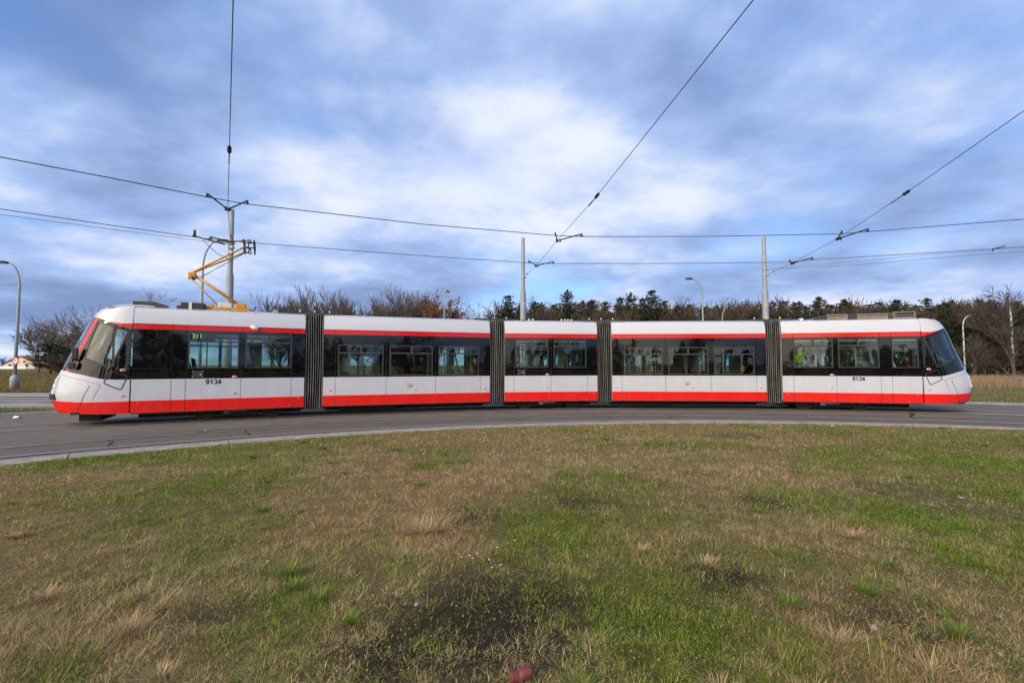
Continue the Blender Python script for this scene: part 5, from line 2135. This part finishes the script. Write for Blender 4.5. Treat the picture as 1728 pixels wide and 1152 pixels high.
ok2 = empty('oak_tree', ((1068 - 864) / 787.0 * 52, 52, 0), 1.0)
ok2.scale = (0.42, 0.42, 0.70)
tag(ok2, 'small orange-brown leafed bush top just above the fourth section roof', 'shrub')
link('trunk', OAK[0], ok2)
link('crown', OAK[1], ok2)
link('leaves', OAK[2], ok2)
# right end
put(1708, 474, 50, 'W', 'big bare tree spreading above the right edge of the picture', 'bare trees at the right', var=0)
put(1640, 560, 50, 'R', 'reddish bare shrub beside the right end of the tram', RG, cat='shrub')
put(1668, 575, 52, 'R', 'low dark shrub behind the dry grass at right', RG, cat='shrub', wide=1.5)
put(1705, 570, 51, 'R', 'wide dark shrub below the big bare tree', RG, cat='shrub', wide=1.5)
put(1740, 560, 52, 'R', 'dark shrub at the right edge of the picture', RG, cat='shrub', wide=1.5)
# left end
put(66, 541, 95, 'W', 'bare tree with curved branches left of the dark pine', 'bare trees at the left', wide=1.25)
put(88, 540, 105, 'S', 'pale bare tree behind the dark pine at left', 'bare trees at the left', wide=1.3)
put(150, 511, 62, 'S', 'round bare tree directly behind the left cab', 'bare trees at the left', wide=1.3)
put(172, 512, 64, 'S', 'bare tree peeping over the left cab roof', 'bare trees at the left', wide=1.2)
put(228, 479, 62, 'S', 'slender bare birch top above the left cab', 'bare trees at the left', wide=1.0)
put(86, 562, 85, 'G', 'dark spreading pine left of the cab nose', 'dark pines at the left', wide=1.9)
put(108, 566, 80, 'G', 'dark pine half hidden by the cab nose', 'dark pines at the left', wide=1.7)
put(128, 552, 78, 'G', 'dark pine behind the left windscreen', 'dark pines at the left', wide=1.5)
put(150, 560, 84, 'G', 'dark pine hidden behind the left cab', 'dark pines at the left', wide=1.6)
put(98, 606, 70, 'R', 'low reddish shrub at the foot of the dark pines at left', RG, cat='shrub', wide=1.6)
put(116, 600, 62, 'R', 'low brown shrub just left of the cab nose', RG, cat='shrub', wide=1.6)
put(4, 600, 190, 'B', 'far bare tree at the left edge beside the house', 'far trees at the left horizon')
put(-12, 596, 180, 'P', 'far dark tree at the left edge beside the house', 'far trees at the left horizon', wide=2)
bylab = {}
for lab, u, ob in PUTS:
    bylab.setdefault(lab, []).append((u, ob))
ORD = ['leftmost', 'second from left', 'third from left', 'fourth from left', 'fifth from left', 'sixth from left', 'seventh from left', 'eighth from left', 'ninth from left', 'tenth from left', 'eleventh from left', 'twelfth from left', 'thirteenth from left', 'fourteenth from left']
for lab, L_ in bylab.items():
    if len(L_) > 1:
        for k, (u, ob) in enumerate(sorted(L_, key=lambda q: q[0])):
            ob['label'] = lab + ', ' + ORD[min(k, len(ORD) - 1)]
# the place behind the photographer, mirrored in the tram's panels and panes
for k, (x, y, h) in enumerate(((-16, -33, 9), (-4, -36, 10), (7, -34, 8.5), (20, -35, 10), (33, -30, 9))):
    tree('W', x, y, h, 'bare tree behind the photographer, mirrored in the tram windows', 'trees mirrored in the tram')
for k in range(26):
    tree('G', -14 + 3.2 * k + rt.uniform(-2, 2), -40 + rt.uniform(-3, 3), rt.uniform(4.4, 6.2), 'dark pine hedge tree behind the photographer, mirrored in the black panels', 'trees mirrored in the tram', wide=1.7)

# ------------------------------------------------------------------ grass
def blades(name, x, y, z, az, lean, ln, wd, curl, tones, segs, label, cat='grass', parent=None):
    """curved tapered blades; every argument is an array"""
    n = len(x)
    dirx, diry = np.cos(az), np.sin(az)
    sx, sy = -diry, dirx
    lv = np.linspace(0, 1, segs + 1)
    pts = []
    px, py, pz = x.copy(), y.copy(), z.copy()
    for k, t in enumerate(lv):
        if k:
            th = np.clip(lean + curl * (t - 0.5 / segs), 0, 1.95)
            st = ln / segs
            px = px + dirx * np.sin(th) * st
            py = py + diry * np.sin(th) * st
            pz = pz + np.cos(th) * st
            pz = np.maximum(pz, z + 0.002)
        w = wd * (1 - t) ** 0.6 * 0.5
        if k < segs:
            pts.append(np.stack([px - sx * w, py - sy * w, pz], 1))
            pts.append(np.stack([px + sx * w, py + sy * w, pz], 1))
        else:
            pts.append(np.stack([px, py, pz], 1))
    nv = 2 * segs + 1
    V = np.stack(pts, 1).reshape(-1, 3)
    T = []
    for k in range(segs - 1):
        a = 2 * k
        T += [(a, a + 1, a + 3), (a, a + 3, a + 2)]
    T.append((2 * segs - 2, 2 * segs - 1, 2 * segs))
    T = (np.array(T)[None] + (np.arange(n) * nv)[:, None, None]).reshape(-1, 3)
    o = np_mesh(name, V, T, np.repeat(tones, nv, 0), BLADE, parent)
    tag(o, label, cat, kind='stuff')
    return o


rg = np.random.RandomState(21)
def lawn_blades(n, y0, y1, segs, wscale, lscale, name, label, dens_pow=1.0):
    # sample the trapezoid in front of the photographer, a little wider than the view
    Y = np.sqrt(rg.uniform(0, 1, n) * (y1 ** 2 - y0 ** 2) + y0 ** 2)
    X = rg.uniform(-1.28, 1.28, n) * (Y + 0.5)
    ok = np.hypot(X - KC[0], Y - KC[1]) < KR - 0.01 + 0.16 * vnoise(X, Y, 3.0, 7, 2) ** 2
    X, Y = X[ok], Y[ok]
    bare = field(BARE, X, Y) + 0.55 * sstep(0.66, 0.80, vnoise(X, Y, 1.3, 5, 3))
    lush = np.clip(field(LUSH, X, Y) + 0.65 * sstep(0.52, 0.72, vnoise(X, Y, 0.75, 31, 3)), 0, 1)
    straw = np.clip(field(STRAW, X, Y), 0, 1)
    keep = rg.rand(len(X)) > np.clip(bare * 0.93, 0, 0.94)
    clump = vnoise(X, Y, 7.0, 61, 2)
    keep &= rg.rand(len(X)) < 0.55 + 0.8 * sstep(0.25, 0.62, clump)
    X, Y, lush, straw, clump = X[keep], Y[keep], lush[keep], straw[keep], clump[keep]
    m = len(X)
    ptuft = vnoise(X, Y, 2.4, 41, 2)
    g_prob = np.clip(0.17 + 0.62 * lush + 0.75 * sstep(0.55, 0.75, ptuft) * (0.35 + lush) - 0.5 * straw, 0.03, 0.93)
    green = rg.rand(m) < g_prob
    flow = 2 * math.pi * vnoise(X, Y, 0.9, 51, 2) * 2.2
    az = flow + rg.normal(0, 2.4, m)
    lean = np.where(green, rg.normal(0.75, 0.35, m), rg.normal(1.12, 0.30, m))
    lean = np.clip(lean, 0.03, 1.5)
    curl = np.where(green, rg.uniform(0.1, 0.9, m), rg.uniform(-0.1, 0.9, m))
    tall = 0.55 + 0.95 * sstep(0.3, 0.8, clump)
    ln = np.where(green, rg.gamma(5, 0.0068, m) + 0.010, rg.gamma(5, 0.0095, m) + 0.014) * tall * lscale * (1 + 0.9 * straw)
    wd = np.where(green, rg.uniform(0.0022, 0.0042, m), rg.uniform(0.0016, 0.0032, m)) * wscale
    c_st = np.array([[0.52, 0.405, 0.21], [0.44, 0.335, 0.17], [0.35, 0.25, 0.125], [0.66, 0.545, 0.34], [0.24, 0.175, 0.085]])
    c_gr = np.array([[0.160, 0.235, 0.022], [0.100, 0.175, 0.024], [0.210, 0.270, 0.028], [0.070, 0.125, 0.028], [0.270, 0.270, 0.045]])
    tn = np.where(green[:, None], c_gr[rg.randint(0, 5, m)], c_st[rg.choice(5, m, p=[0.28, 0.24, 0.2, 0.12, 0.16])])
    tn = tn * rg.uniform(0.42, 1.38, (m, 1))
    lit = (0.86 + 0.3 * vnoise(X, Y, 0.5, 91, 2))[:, None]
    tn = tn * lit
    pinkish = sstep(0.5, 0.75, vnoise(X, Y, 0.6, 93, 2))[:, None] * (~green)[:, None]
    tn = tn * (1 + pinkish * np.array([[0.06, -0.07, -0.02]]))
    z = lawn_z(X, Y) - 0.004
    return blades(name, X, Y, z, az, lean, ln, wd, curl, tn, segs, label)


lawn_blades(300000, 1.7, 3.1, 2, 1.0, 0.84, 'lawn_grass', 'matted straw and green grass at the photographer\'s feet')
lawn_blades(470000, 3.1, 5.2, 1, 1.35, 0.86, 'lawn_grass', 'matted straw and green grass in the near foreground')
lawn_blades(460000, 5.2, 8.5, 1, 1.9, 0.85, 'lawn_grass', 'matted straw and green grass in the middle of the lawn')
lawn_blades(420000, 8.5, 14.5, 1, 3.0, 1.0, 'lawn_grass', 'straw and green grass near the kerb')


# tufts: dense fans of longer blades
def tufts(spots, name, label):
    xs, ys, azs, leans, lns, wds, cur, tns = [], [], [], [], [], [], [], []
    for cx, cy, n, r, l, kind in spots:
        a = rg.uniform(0, 2 * math.pi, n)
        q = np.abs(rg.normal(0, r * 0.45, n))
        xs.append(cx + np.cos(a) * q)
        ys.append(cy + np.sin(a) * q * 0.8)
        azs.append(a + rg.normal(0, 0.5, n) + (0.0 if kind != 's' else 0))
        leans.append(np.clip(rg.normal(0.6 if kind == 'g' else 0.85, 0.3, n), 0.05, 1.45))
        lns.append(rg.uniform(0.5, 1.15, n) * l)
        wds.append(rg.uniform(0.0026, 0.0046, n) * (1 + 0.16 * cy))
        cur.append(rg.uniform(0.1, 0.8, n))
        b = np.array({'g': [0.13, 0.21, 0.026], 's': [0.42, 0.31, 0.18], 'o': [0.50, 0.30, 0.11], 'd': [0.065, 0.12, 0.026]}[kind])
        t = b[None] * rg.uniform(0.65, 1.3, (n, 1))
        if kind == 'g':
            st = rg.rand(n) < 0.18
            t[st] = np.array([0.33, 0.26, 0.13]) * rg.uniform(0.7, 1.2, (st.sum(), 1))
        tns.append(t)
    X, Y = np.concatenate(xs), np.concatenate(ys)
    return blades(name, X, Y, lawn_z(X, Y) - 0.003, np.concatenate(azs), np.concatenate(leans), np.concatenate(lns), np.concatenate(wds), np.concatenate(cur), np.concatenate(tns), 3, label)


sp = [(-0.85, 4.62, 230, 0.19, 0.22, 's'), (-0.95, 4.68, 140, 0.22, 0.18, 's'), (-1.35, 3.35, 160, 0.10, 0.12, 'g'), (-1.75, 3.75, 200, 0.12, 0.13, 'g'), (-1.62, 3.55, 160, 0.12, 0.12, 'g'), (-2.9, 5.5, 150, 0.1, 0.12, 'g'),
      (1.15, 4.2, 130, 0.14, 0.11, 's'), (2.3, 2.65, 200, 0.16, 0.11, 's'), (1.95, 2.9, 200, 0.12, 0.13, 's'), (0.35, 2.45, 160, 0.10, 0.10, 'g'), (1.9, 3.3, 150, 0.1, 0.12, 'g'),
      (2.6, 3.5, 170, 0.1, 0.13, 'g'), (2.75, 2.95, 150, 0.1, 0.13, 'g'), (3.3, 4.6, 200, 0.18, 0.11, 's'), (1.6, 3.95, 200, 0.15, 0.12, 's'), (-3.3, 3.4, 170, 0.12, 0.12, 's'), (-2.4, 3.0, 200, 0.15, 0.14, 's'), (-1.9, 2.6, 150, 0.1, 0.11, 's'),
      (1.05, 2.45, 150, 0.12, 0.11, 's'), (1.5, 2.45, 130, 0.14, 0.09, 's'), (2.9, 2.5, 150, 0.1, 0.12, 'g')]
for k in range(70):
    yy = math.sqrt(rg.uniform(2.3 ** 2, 12.5 ** 2))
    xx = rg.uniform(-1.2, 1.2) * yy
    if math.hypot(xx - KC[0], yy - KC[1]) > KR - 0.3 or field(BARE, np.array([xx]), np.array([yy]))[0] > 0.4:
        continue
    sp.append((xx, yy, int(rg.uniform(60, 150)), rg.uniform(0.07, 0.16), rg.uniform(0.05, 0.09), 'gsdgdg'[rg.randint(6)]))
tufts(sp, 'grass_tufts', 'taller grass tufts scattered over the lawn')


# low leafy ground cover (clover-like) in the lush and bare patches
def cover(n):
    Y = np.sqrt(rg.uniform(1.8 ** 2, 9.0 ** 2, n))
    X = rg.uniform(-1.25, 1.25, n) * Y
    w = np.maximum(field(LUSH, X, Y) ** 1.5, field(BARE, X, Y) * 0.18) + 0.25 * sstep(0.62, 0.8, vnoise(X, Y, 1.1, 131, 2))
    ok = (rg.rand(n) < w) & (np.hypot(X - KC[0], Y - KC[1]) < KR - 0.2)
    X, Y = X[ok], Y[ok]
    m = len(X)
    z = lawn_z(X, Y) + rg.uniform(0.004, 0.026, m)
    s = rg.uniform(0.0028, 0.0062, m) * (1 + 0.08 * Y)
    a = rg.uniform(0, 6.28, m)
    tx, ty = rg.normal(0, 0.45, m), rg.normal(0, 0.45, m)
    vs = []
    for k in range(5):
        t = a + k * 2 * math.pi / 5
        dx_, dy_ = np.cos(t) * s, np.sin(t) * s
        vs.append(np.stack([X + dx_, Y + dy_, z + dx_ * tx + dy_ * ty], 1))
    V = np.stack(vs, 1).reshape(-1, 3)
    T = (np.array([[0, 1, 2], [0, 2, 3], [0, 3, 4]])[None] + (np.arange(m) * 5)[:, None, None]).reshape(-1, 3)
    tn = np.array([[0.10, 0.20, 0.022], [0.15, 0.24, 0.024], [0.07, 0.14, 0.03], [0.20, 0.25, 0.03]])[rg.randint(0, 4, m)] * rg.uniform(0.7, 1.25, (m, 1))
    o = np_mesh('ground_cover', V, T, np.repeat(tn, 5, 0), BLADE)
    tag(o, 'small bright green leafy ground cover in patches of the lawn', 'ground cover', kind='stuff')


cover(260000)


# soil crumbs in the bare patches
def crumbs(n):
    Y = np.sqrt(rg.uniform(1.9 ** 2, 6.5 ** 2, n))
    X = rg.uniform(-1.2, 1.2, n) * Y
    ok = rg.rand(n) < field(BARE, X, Y)
    X, Y = X[ok], Y[ok]
    m = len(X)
    c = np.stack([X, Y, lawn_z(X, Y)], 1)
    s = (rg.gamma(2, 0.0016, m) + 0.002)[:, None]
    tet = np.array([[1, 0, 0], [-0.5, 0.87, 0], [-0.5, -0.87, 0], [0, 0, 1.0]])
    V = (c[:, None] + tet[None] * s[:, None] * rg.uniform(0.6, 1.4, (m, 4, 1)) + rg.normal(0, 0.001, (m, 4, 3))).reshape(-1, 3)
    T = (np.array([[0, 1, 3], [1, 2, 3], [2, 0, 3]])[None] + (np.arange(m) * 4)[:, None, None]).reshape(-1, 3)
    tn = np.array([[0.055, 0.042, 0.034]]) * rg.uniform(0.5, 1.5, (m, 1))
    o = np_mesh('soil_crumbs', V, T, np.repeat(tn, 4, 0), BLADE)
    tag(o, 'dark loose soil crumbs in the bare patches of the lawn', 'soil', kind='stuff')


crumbs(120000)


def verge(n, fx, zf, ln, wd, greenp, name, label, straw=(0.33, 0.25, 0.14), gr=(0.10, 0.15, 0.035), lean=0.35):
    X, Y = fx(n)
    m = len(X)
    g_ = rg.rand(m) < (greenp(X, Y) if callable(greenp) else greenp)
    tn = np.where(g_[:, None], np.array([gr]), np.array([straw])) * rg.uniform(0.6, 1.3, (m, 1))
    blades(name, X, Y, np.full(m, zf), rg.uniform(0, 6.28, m), np.clip(rg.normal(lean, 0.25, m), 0, 1.3), rg.uniform(0.5, 1.2, m) * ln, rg.uniform(0.7, 1.3, m) * wd, rg.uniform(0, 0.7, m), tn, 1, label)


def f_left(n):
    X, Y = rg.uniform(-26, -11, n), rg.uniform(13, 19.5, n)
    d = np.hypot(X - OC[0], Y - OC[1])
    k = (d > OR + 0.12) & (Y < 18.0)
    return X[k], Y[k]


def f_right(n):
    X, Y = rg.uniform(17, 46, n), rg.uniform(10, 36, n)
    d = np.hypot(X - OC[0], Y - OC[1])
    k = (d > OR + 0.12) & (X > 0.75 * Y)
    return X[k], Y[k]


def f_tall(n):
    Y = rg.uniform(33, 58, n)
    X = Y * rg.uniform(0.92, 1.30, n)
    k = rg.rand(n) < 0.25 + sstep(0.35, 0.6, vnoise(X, Y, 0.25, 3, 2))
    return X[k], Y[k]


def f_meadow(n):
    Y = 27.6 + 90 * rg.rand(n) ** 1.8
    X = -Y * rg.uniform(0.80, 1.30, n)
    return X, Y


verge(60000, f_left, -0.01, 0.16, 0.010, 0.62, 'verge_grass', 'green grass strip between the loop and the side road at left')
verge(110000, f_right, -0.01, 0.12, 0.014, lambda X, Y: 0.25 + 0.55 * vnoise(X, Y, 0.3, 4, 2), 'verge_grass', 'short green and straw grass right of the tram')
verge(60000, f_tall, -0.01, 0.75, 0.022, 0.12, 'dry_tall_grass', 'tall dry pinkish straw grass at the right in front of the wood', (0.36, 0.245, 0.17), lean=0.22)
verge(80000, f_meadow, -0.01, 0.30, 0.030, lambda X, Y: 0.25 + 0.3 * vnoise(X, Y, 0.1, 4, 2), 'meadow_grass', 'brownish meadow grass beyond the side road at left', (0.26, 0.185, 0.085), (0.12, 0.13, 0.035), lean=0.5)

# ------------------------------------------------------------------ small things on the lawn and road
# crushed can
cn = MB()
n, m_ = 26, 20
axis_l = 0.118
rows = []
for i in range(m_ + 1):
    t = i / m_
    x = (t - 0.5) * axis_l
    r0 = 0.033 * (0.90 if t < 0.03 or t > 0.97 else 1.0)
    row = []
    for j in range(n):
        a = 2 * math.pi * j / n
        dent = 0.009 * math.exp(-((t - 0.40) / 0.06) ** 2) * (0.35 + 0.65 * math.cos(a - 1.2)) + 0.010 * math.exp(-((t - 0.3) / 0.25) ** 2) * max(0, math.cos(a - 2.2)) ** 2
        r_ = r0 - dent
        bend = 0.30 * max(0, 0.42 - t) * axis_l
        row.append((x, r_ * math.cos(a) + bend, 0.030 + r_ * math.sin(a)))
    rows.append(row)
v = [p for row in rows for p in row]
fs = [(i * n + j, i * n + (j + 1) % n, (i + 1) * n + (j + 1) % n, (i + 1) * n + j) for i in range(m_) for j in range(n)]
cn.mesh(v, fs, 0, True)
cn.face(rows[0][::-1], 1)
cn.face(rows[-1], 1)
co_ = cn.build('crushed_can', [CAN, CANEND], None, (0.045, 2.515, float(lawn_z(np.array([0.045]), np.array([2.515]))[0]) - 0.002))
co_.rotation_euler = (0.3, -0.10, R(24))
co_.scale = (0.92, 0.92, 0.92)
tag(co_, 'dented dull red can lying in the grass at the bottom centre', 'can')


def pebble_mesh(seed, squash=0.55):
    bm = bmesh.new()
    bmesh.ops.create_icosphere(bm, subdivisions=2, radius=1)
    rr = random.Random(seed)
    for q in bm.verts:
        q.co *= rr.uniform(0.8, 1.15)
        q.co.z *= squash
    mb = MB()
    mb.bm(bm, 0, True)
    o = mb.build('pebble', STONE)
    d = o.data
    bpy.data.objects.remove(o)
    return d


PB = [pebble_mesh(k) for k in range(3)]
PEB = [(-0.09, 3.86, 0.016, 'pale round pebble beside the daisies above the bare soil'), (-0.65, 3.26, 0.020, 'grey pebble at the left rim of the bare soil'), (1.98, 3.43, 0.012, 'small white pebble in the straw right of the bare soil'), (2.81, 2.77, 0.013, 'white pebble near the lower right corner'),
       (2.11, 5.85, 0.020, 'pale pebble in the green grass right of centre'), (5.77, 6.08, 0.03, 'pinkish flat stone in the lush grass at right'), (-2.05, 4.0, 0.016, 'pale pebble in the grass left of centre'), (2.30, 3.05, 0.028, 'flat grey stone in the straw at lower right')]
for k, (x, y, s, lab) in enumerate(PEB):
    o = link('pebble', PB[k % 3], None, (x, y, float(lawn_z(np.array([x]), np.array([y]))[0]) + 0.006 + s * 0.1))
    o.scale = (s, s * 0.8, s)
    o.rotation_euler = (0, 0, k)
    tag(o, lab, 'pebble', 'pebbles in the lawn')
# daisies
dz_ = MB()
for (x, y) in ((-0.36, 3.98), (-0.30, 4.02), (-0.33, 3.92), (-0.42, 3.95), (-0.13, 4.12), (-0.19, 3.88), (0.02, 4.3), (-0.16, 3.74)):
    z = float(lawn_z(np.array([x]), np.array([y]))[0])
    dz_.tube([(x, y, z), (x + 0.004, y, z + 0.05)], 0.0012, 4, 1)
    dz_.lathe([(0.002, z + 0.040), (0.008, z + 0.044), (0.007, z + 0.046), (0.002, z + 0.046)], (x + 0.004, y), 9, 0)
tag(dz_.build('daisies', [PAPER, BLADE]), 'few white daisies above the bare soil patch', 'flowers', kind='stuff')
# paper litter


def paper(loc, s, label, seed):
    rr = random.Random(seed)
    mb = MB()
    g5 = [[(s * (i / 4 - 0.5) + rr.uniform(-0.1, 0.1) * s, s * 0.7 * (j / 4 - 0.5) + rr.uniform(-0.1, 0.1) * s, max(0.004, rr.uniform(0.0, 0.30) * s * (1 - abs(i - 2) / 2.6))) for j in range(5)] for i in range(5)]
    for i in range(4):
        for j in range(4):
            mb.face([g5[i][j], g5[i + 1][j], g5[i + 1][j + 1], g5[i][j + 1]])
    o = mb.build('paper_scrap', PAPER, None, loc)
    o.rotation_euler = (0, 0, rr.uniform(0, 3))
    tag(o, label, 'litter', 'paper scraps')


paper((-15.78, 15.0, 0.006), 0.28, 'crumpled white paper on the asphalt left of the tram nose', 1)
paper((-16.45, 16.3, 0.05), 0.10, 'tiny white scrap in the grass strip left of the tram', 5)
paper((2.34, 12.28, 0.07), 0.08, 'small white scrap in the grass by the kerb below the middle section', 2)
paper((8.55, 12.5, 0.07), 0.09, 'white scrap in the grass by the kerb below the rear section', 3)
paper((-7.9, 12.1, 0.008), 0.06, 'tiny white scrap on the asphalt below the pantograph', 4)

# ------------------------------------------------------------------ passenger in the rear section


def make_person():
    J = {'pel': (0, 0, 0.92), 'sp': (0.01, 0, 1.12), 'ch': (0.0, 0, 1.34), 'nk': (0.01, 0, 1.49), 'hd': (0.03, 0, 1.60), 'tp': (0.03, 0, 1.72),
         'shl': (0, 0.17, 1.40), 'ell': (-0.02, 0.23, 1.13), 'wrl': (0.10, 0.22, 0.92), 'hal': (0.15, 0.21, 0.86), 'shr': (0, -0.17, 1.40), 'elr': (0.02, -0.24, 1.14), 'wrr': (0.14, -0.20, 0.98), 'har': (0.20, -0.18, 0.95),
         'hil': (0, 0.10, 0.88), 'knl': (0.02, 0.11, 0.48), 'anl': (-0.02, 0.11, 0.08), 'tol': (0.13, 0.12, 0.035), 'hir': (0, -0.10, 0.88), 'knr': (0.03, -0.11, 0.48), 'anr': (0.0, -0.11, 0.08), 'tor': (0.15, -0.12, 0.035)}
    rad = {'pel': 0.15, 'sp': 0.135, 'ch': 0.155, 'nk': 0.06, 'hd': 0.095, 'tp': 0.07, 'shl': 0.075, 'ell': 0.055, 'wrl': 0.04, 'hal': 0.038, 'shr': 0.075, 'elr': 0.055, 'wrr': 0.04, 'har': 0.038,
           'hil': 0.10, 'knl': 0.068, 'anl': 0.048, 'tol': 0.04, 'hir': 0.10, 'knr': 0.068, 'anr': 0.048, 'tor': 0.04}
    E_ = [('pel', 'sp'), ('sp', 'ch'), ('ch', 'nk'), ('nk', 'hd'), ('hd', 'tp'), ('ch', 'shl'), ('shl', 'ell'), ('ell', 'wrl'), ('wrl', 'hal'), ('ch', 'shr'), ('shr', 'elr'), ('elr', 'wrr'), ('wrr', 'har'),
          ('pel', 'hil'), ('hil', 'knl'), ('knl', 'anl'), ('anl', 'tol'), ('pel', 'hir'), ('hir', 'knr'), ('knr', 'anr'), ('anr', 'tor')]
    ks = list(J)
    me = bpy.data.meshes.new('person')
    me.from_pydata([J[k] for k in ks], [(ks.index(a), ks.index(b)) for a, b in E_], [])
    o = bpy.data.objects.new('person', me)
    COL.objects.link(o)
    o.modifiers.new('skin', 'SKIN')
    sv = me.skin_vertices[0].data
    for k, q in zip(ks, sv):
        q.radius = (rad[k], rad[k])
        q.use_root = (k == 'pel')
    o.modifiers.new('sub', 'SUBSURF').levels = 2
    o.modifiers['sub'].render_levels = 2
    dg = bpy.context.evaluated_depsgraph_get()
    nm = bpy.data.meshes.new_from_object(o.evaluated_get(dg))
    bpy.data.objects.remove(o)
    for q in (LIME, JEANS, SKIN, DARK):
        nm.materials.append(q)
    for f in nm.polygons:
        c = f.center
        f.use_smooth = True
        if c.z > 1.47:
            f.material_index = 2
        elif abs(c.y) > 0.13 and c.z < 0.95 and c.x > 0.07:
            f.material_index = 2
        elif c.z > 0.90:
            f.material_index = 0
        elif c.z > 0.10:
            f.material_index = 1
        else:
            f.material_index = 3
    p = sec_pt(4, 0.86, 1.05, 0.86)
    ob = link('person', nm, None, p)
    ob.rotation_euler = (0, 0, SEC[4][1] + R(200))
    tag(ob, 'person in lime yellow jacket and pale jeans standing inside the rear tram section', 'person')
    bm = bmesh.new()
    bmesh.ops.create_uvsphere(bm, u_segments=14, v_segments=10, radius=1)
    for q in bm.verts:
        q.co = Vector((0.012 + q.co.x * 0.108, q.co.y * 0.103, 1.655 + max(q.co.z, -0.55 if q.co.x < 0.2 else 0.1) * 0.115))
    mb = MB()
    mb.bm(bm, 0, True)
    mb.build('hair', HAIR, ob)


make_person()
mb = MB()
for k in range(9):
    mb.box((0.52, 0.85, 1.50 + k * 0.085), (0.62, 0.90, 1.565 + k * 0.085), k % 3)
mb.box((0.50, 0.90, 1.45), (0.64, 0.92, 2.30), 3)
mb.build('leaflet_rack', [JEANS, PALE, GALV, INTG], S4)
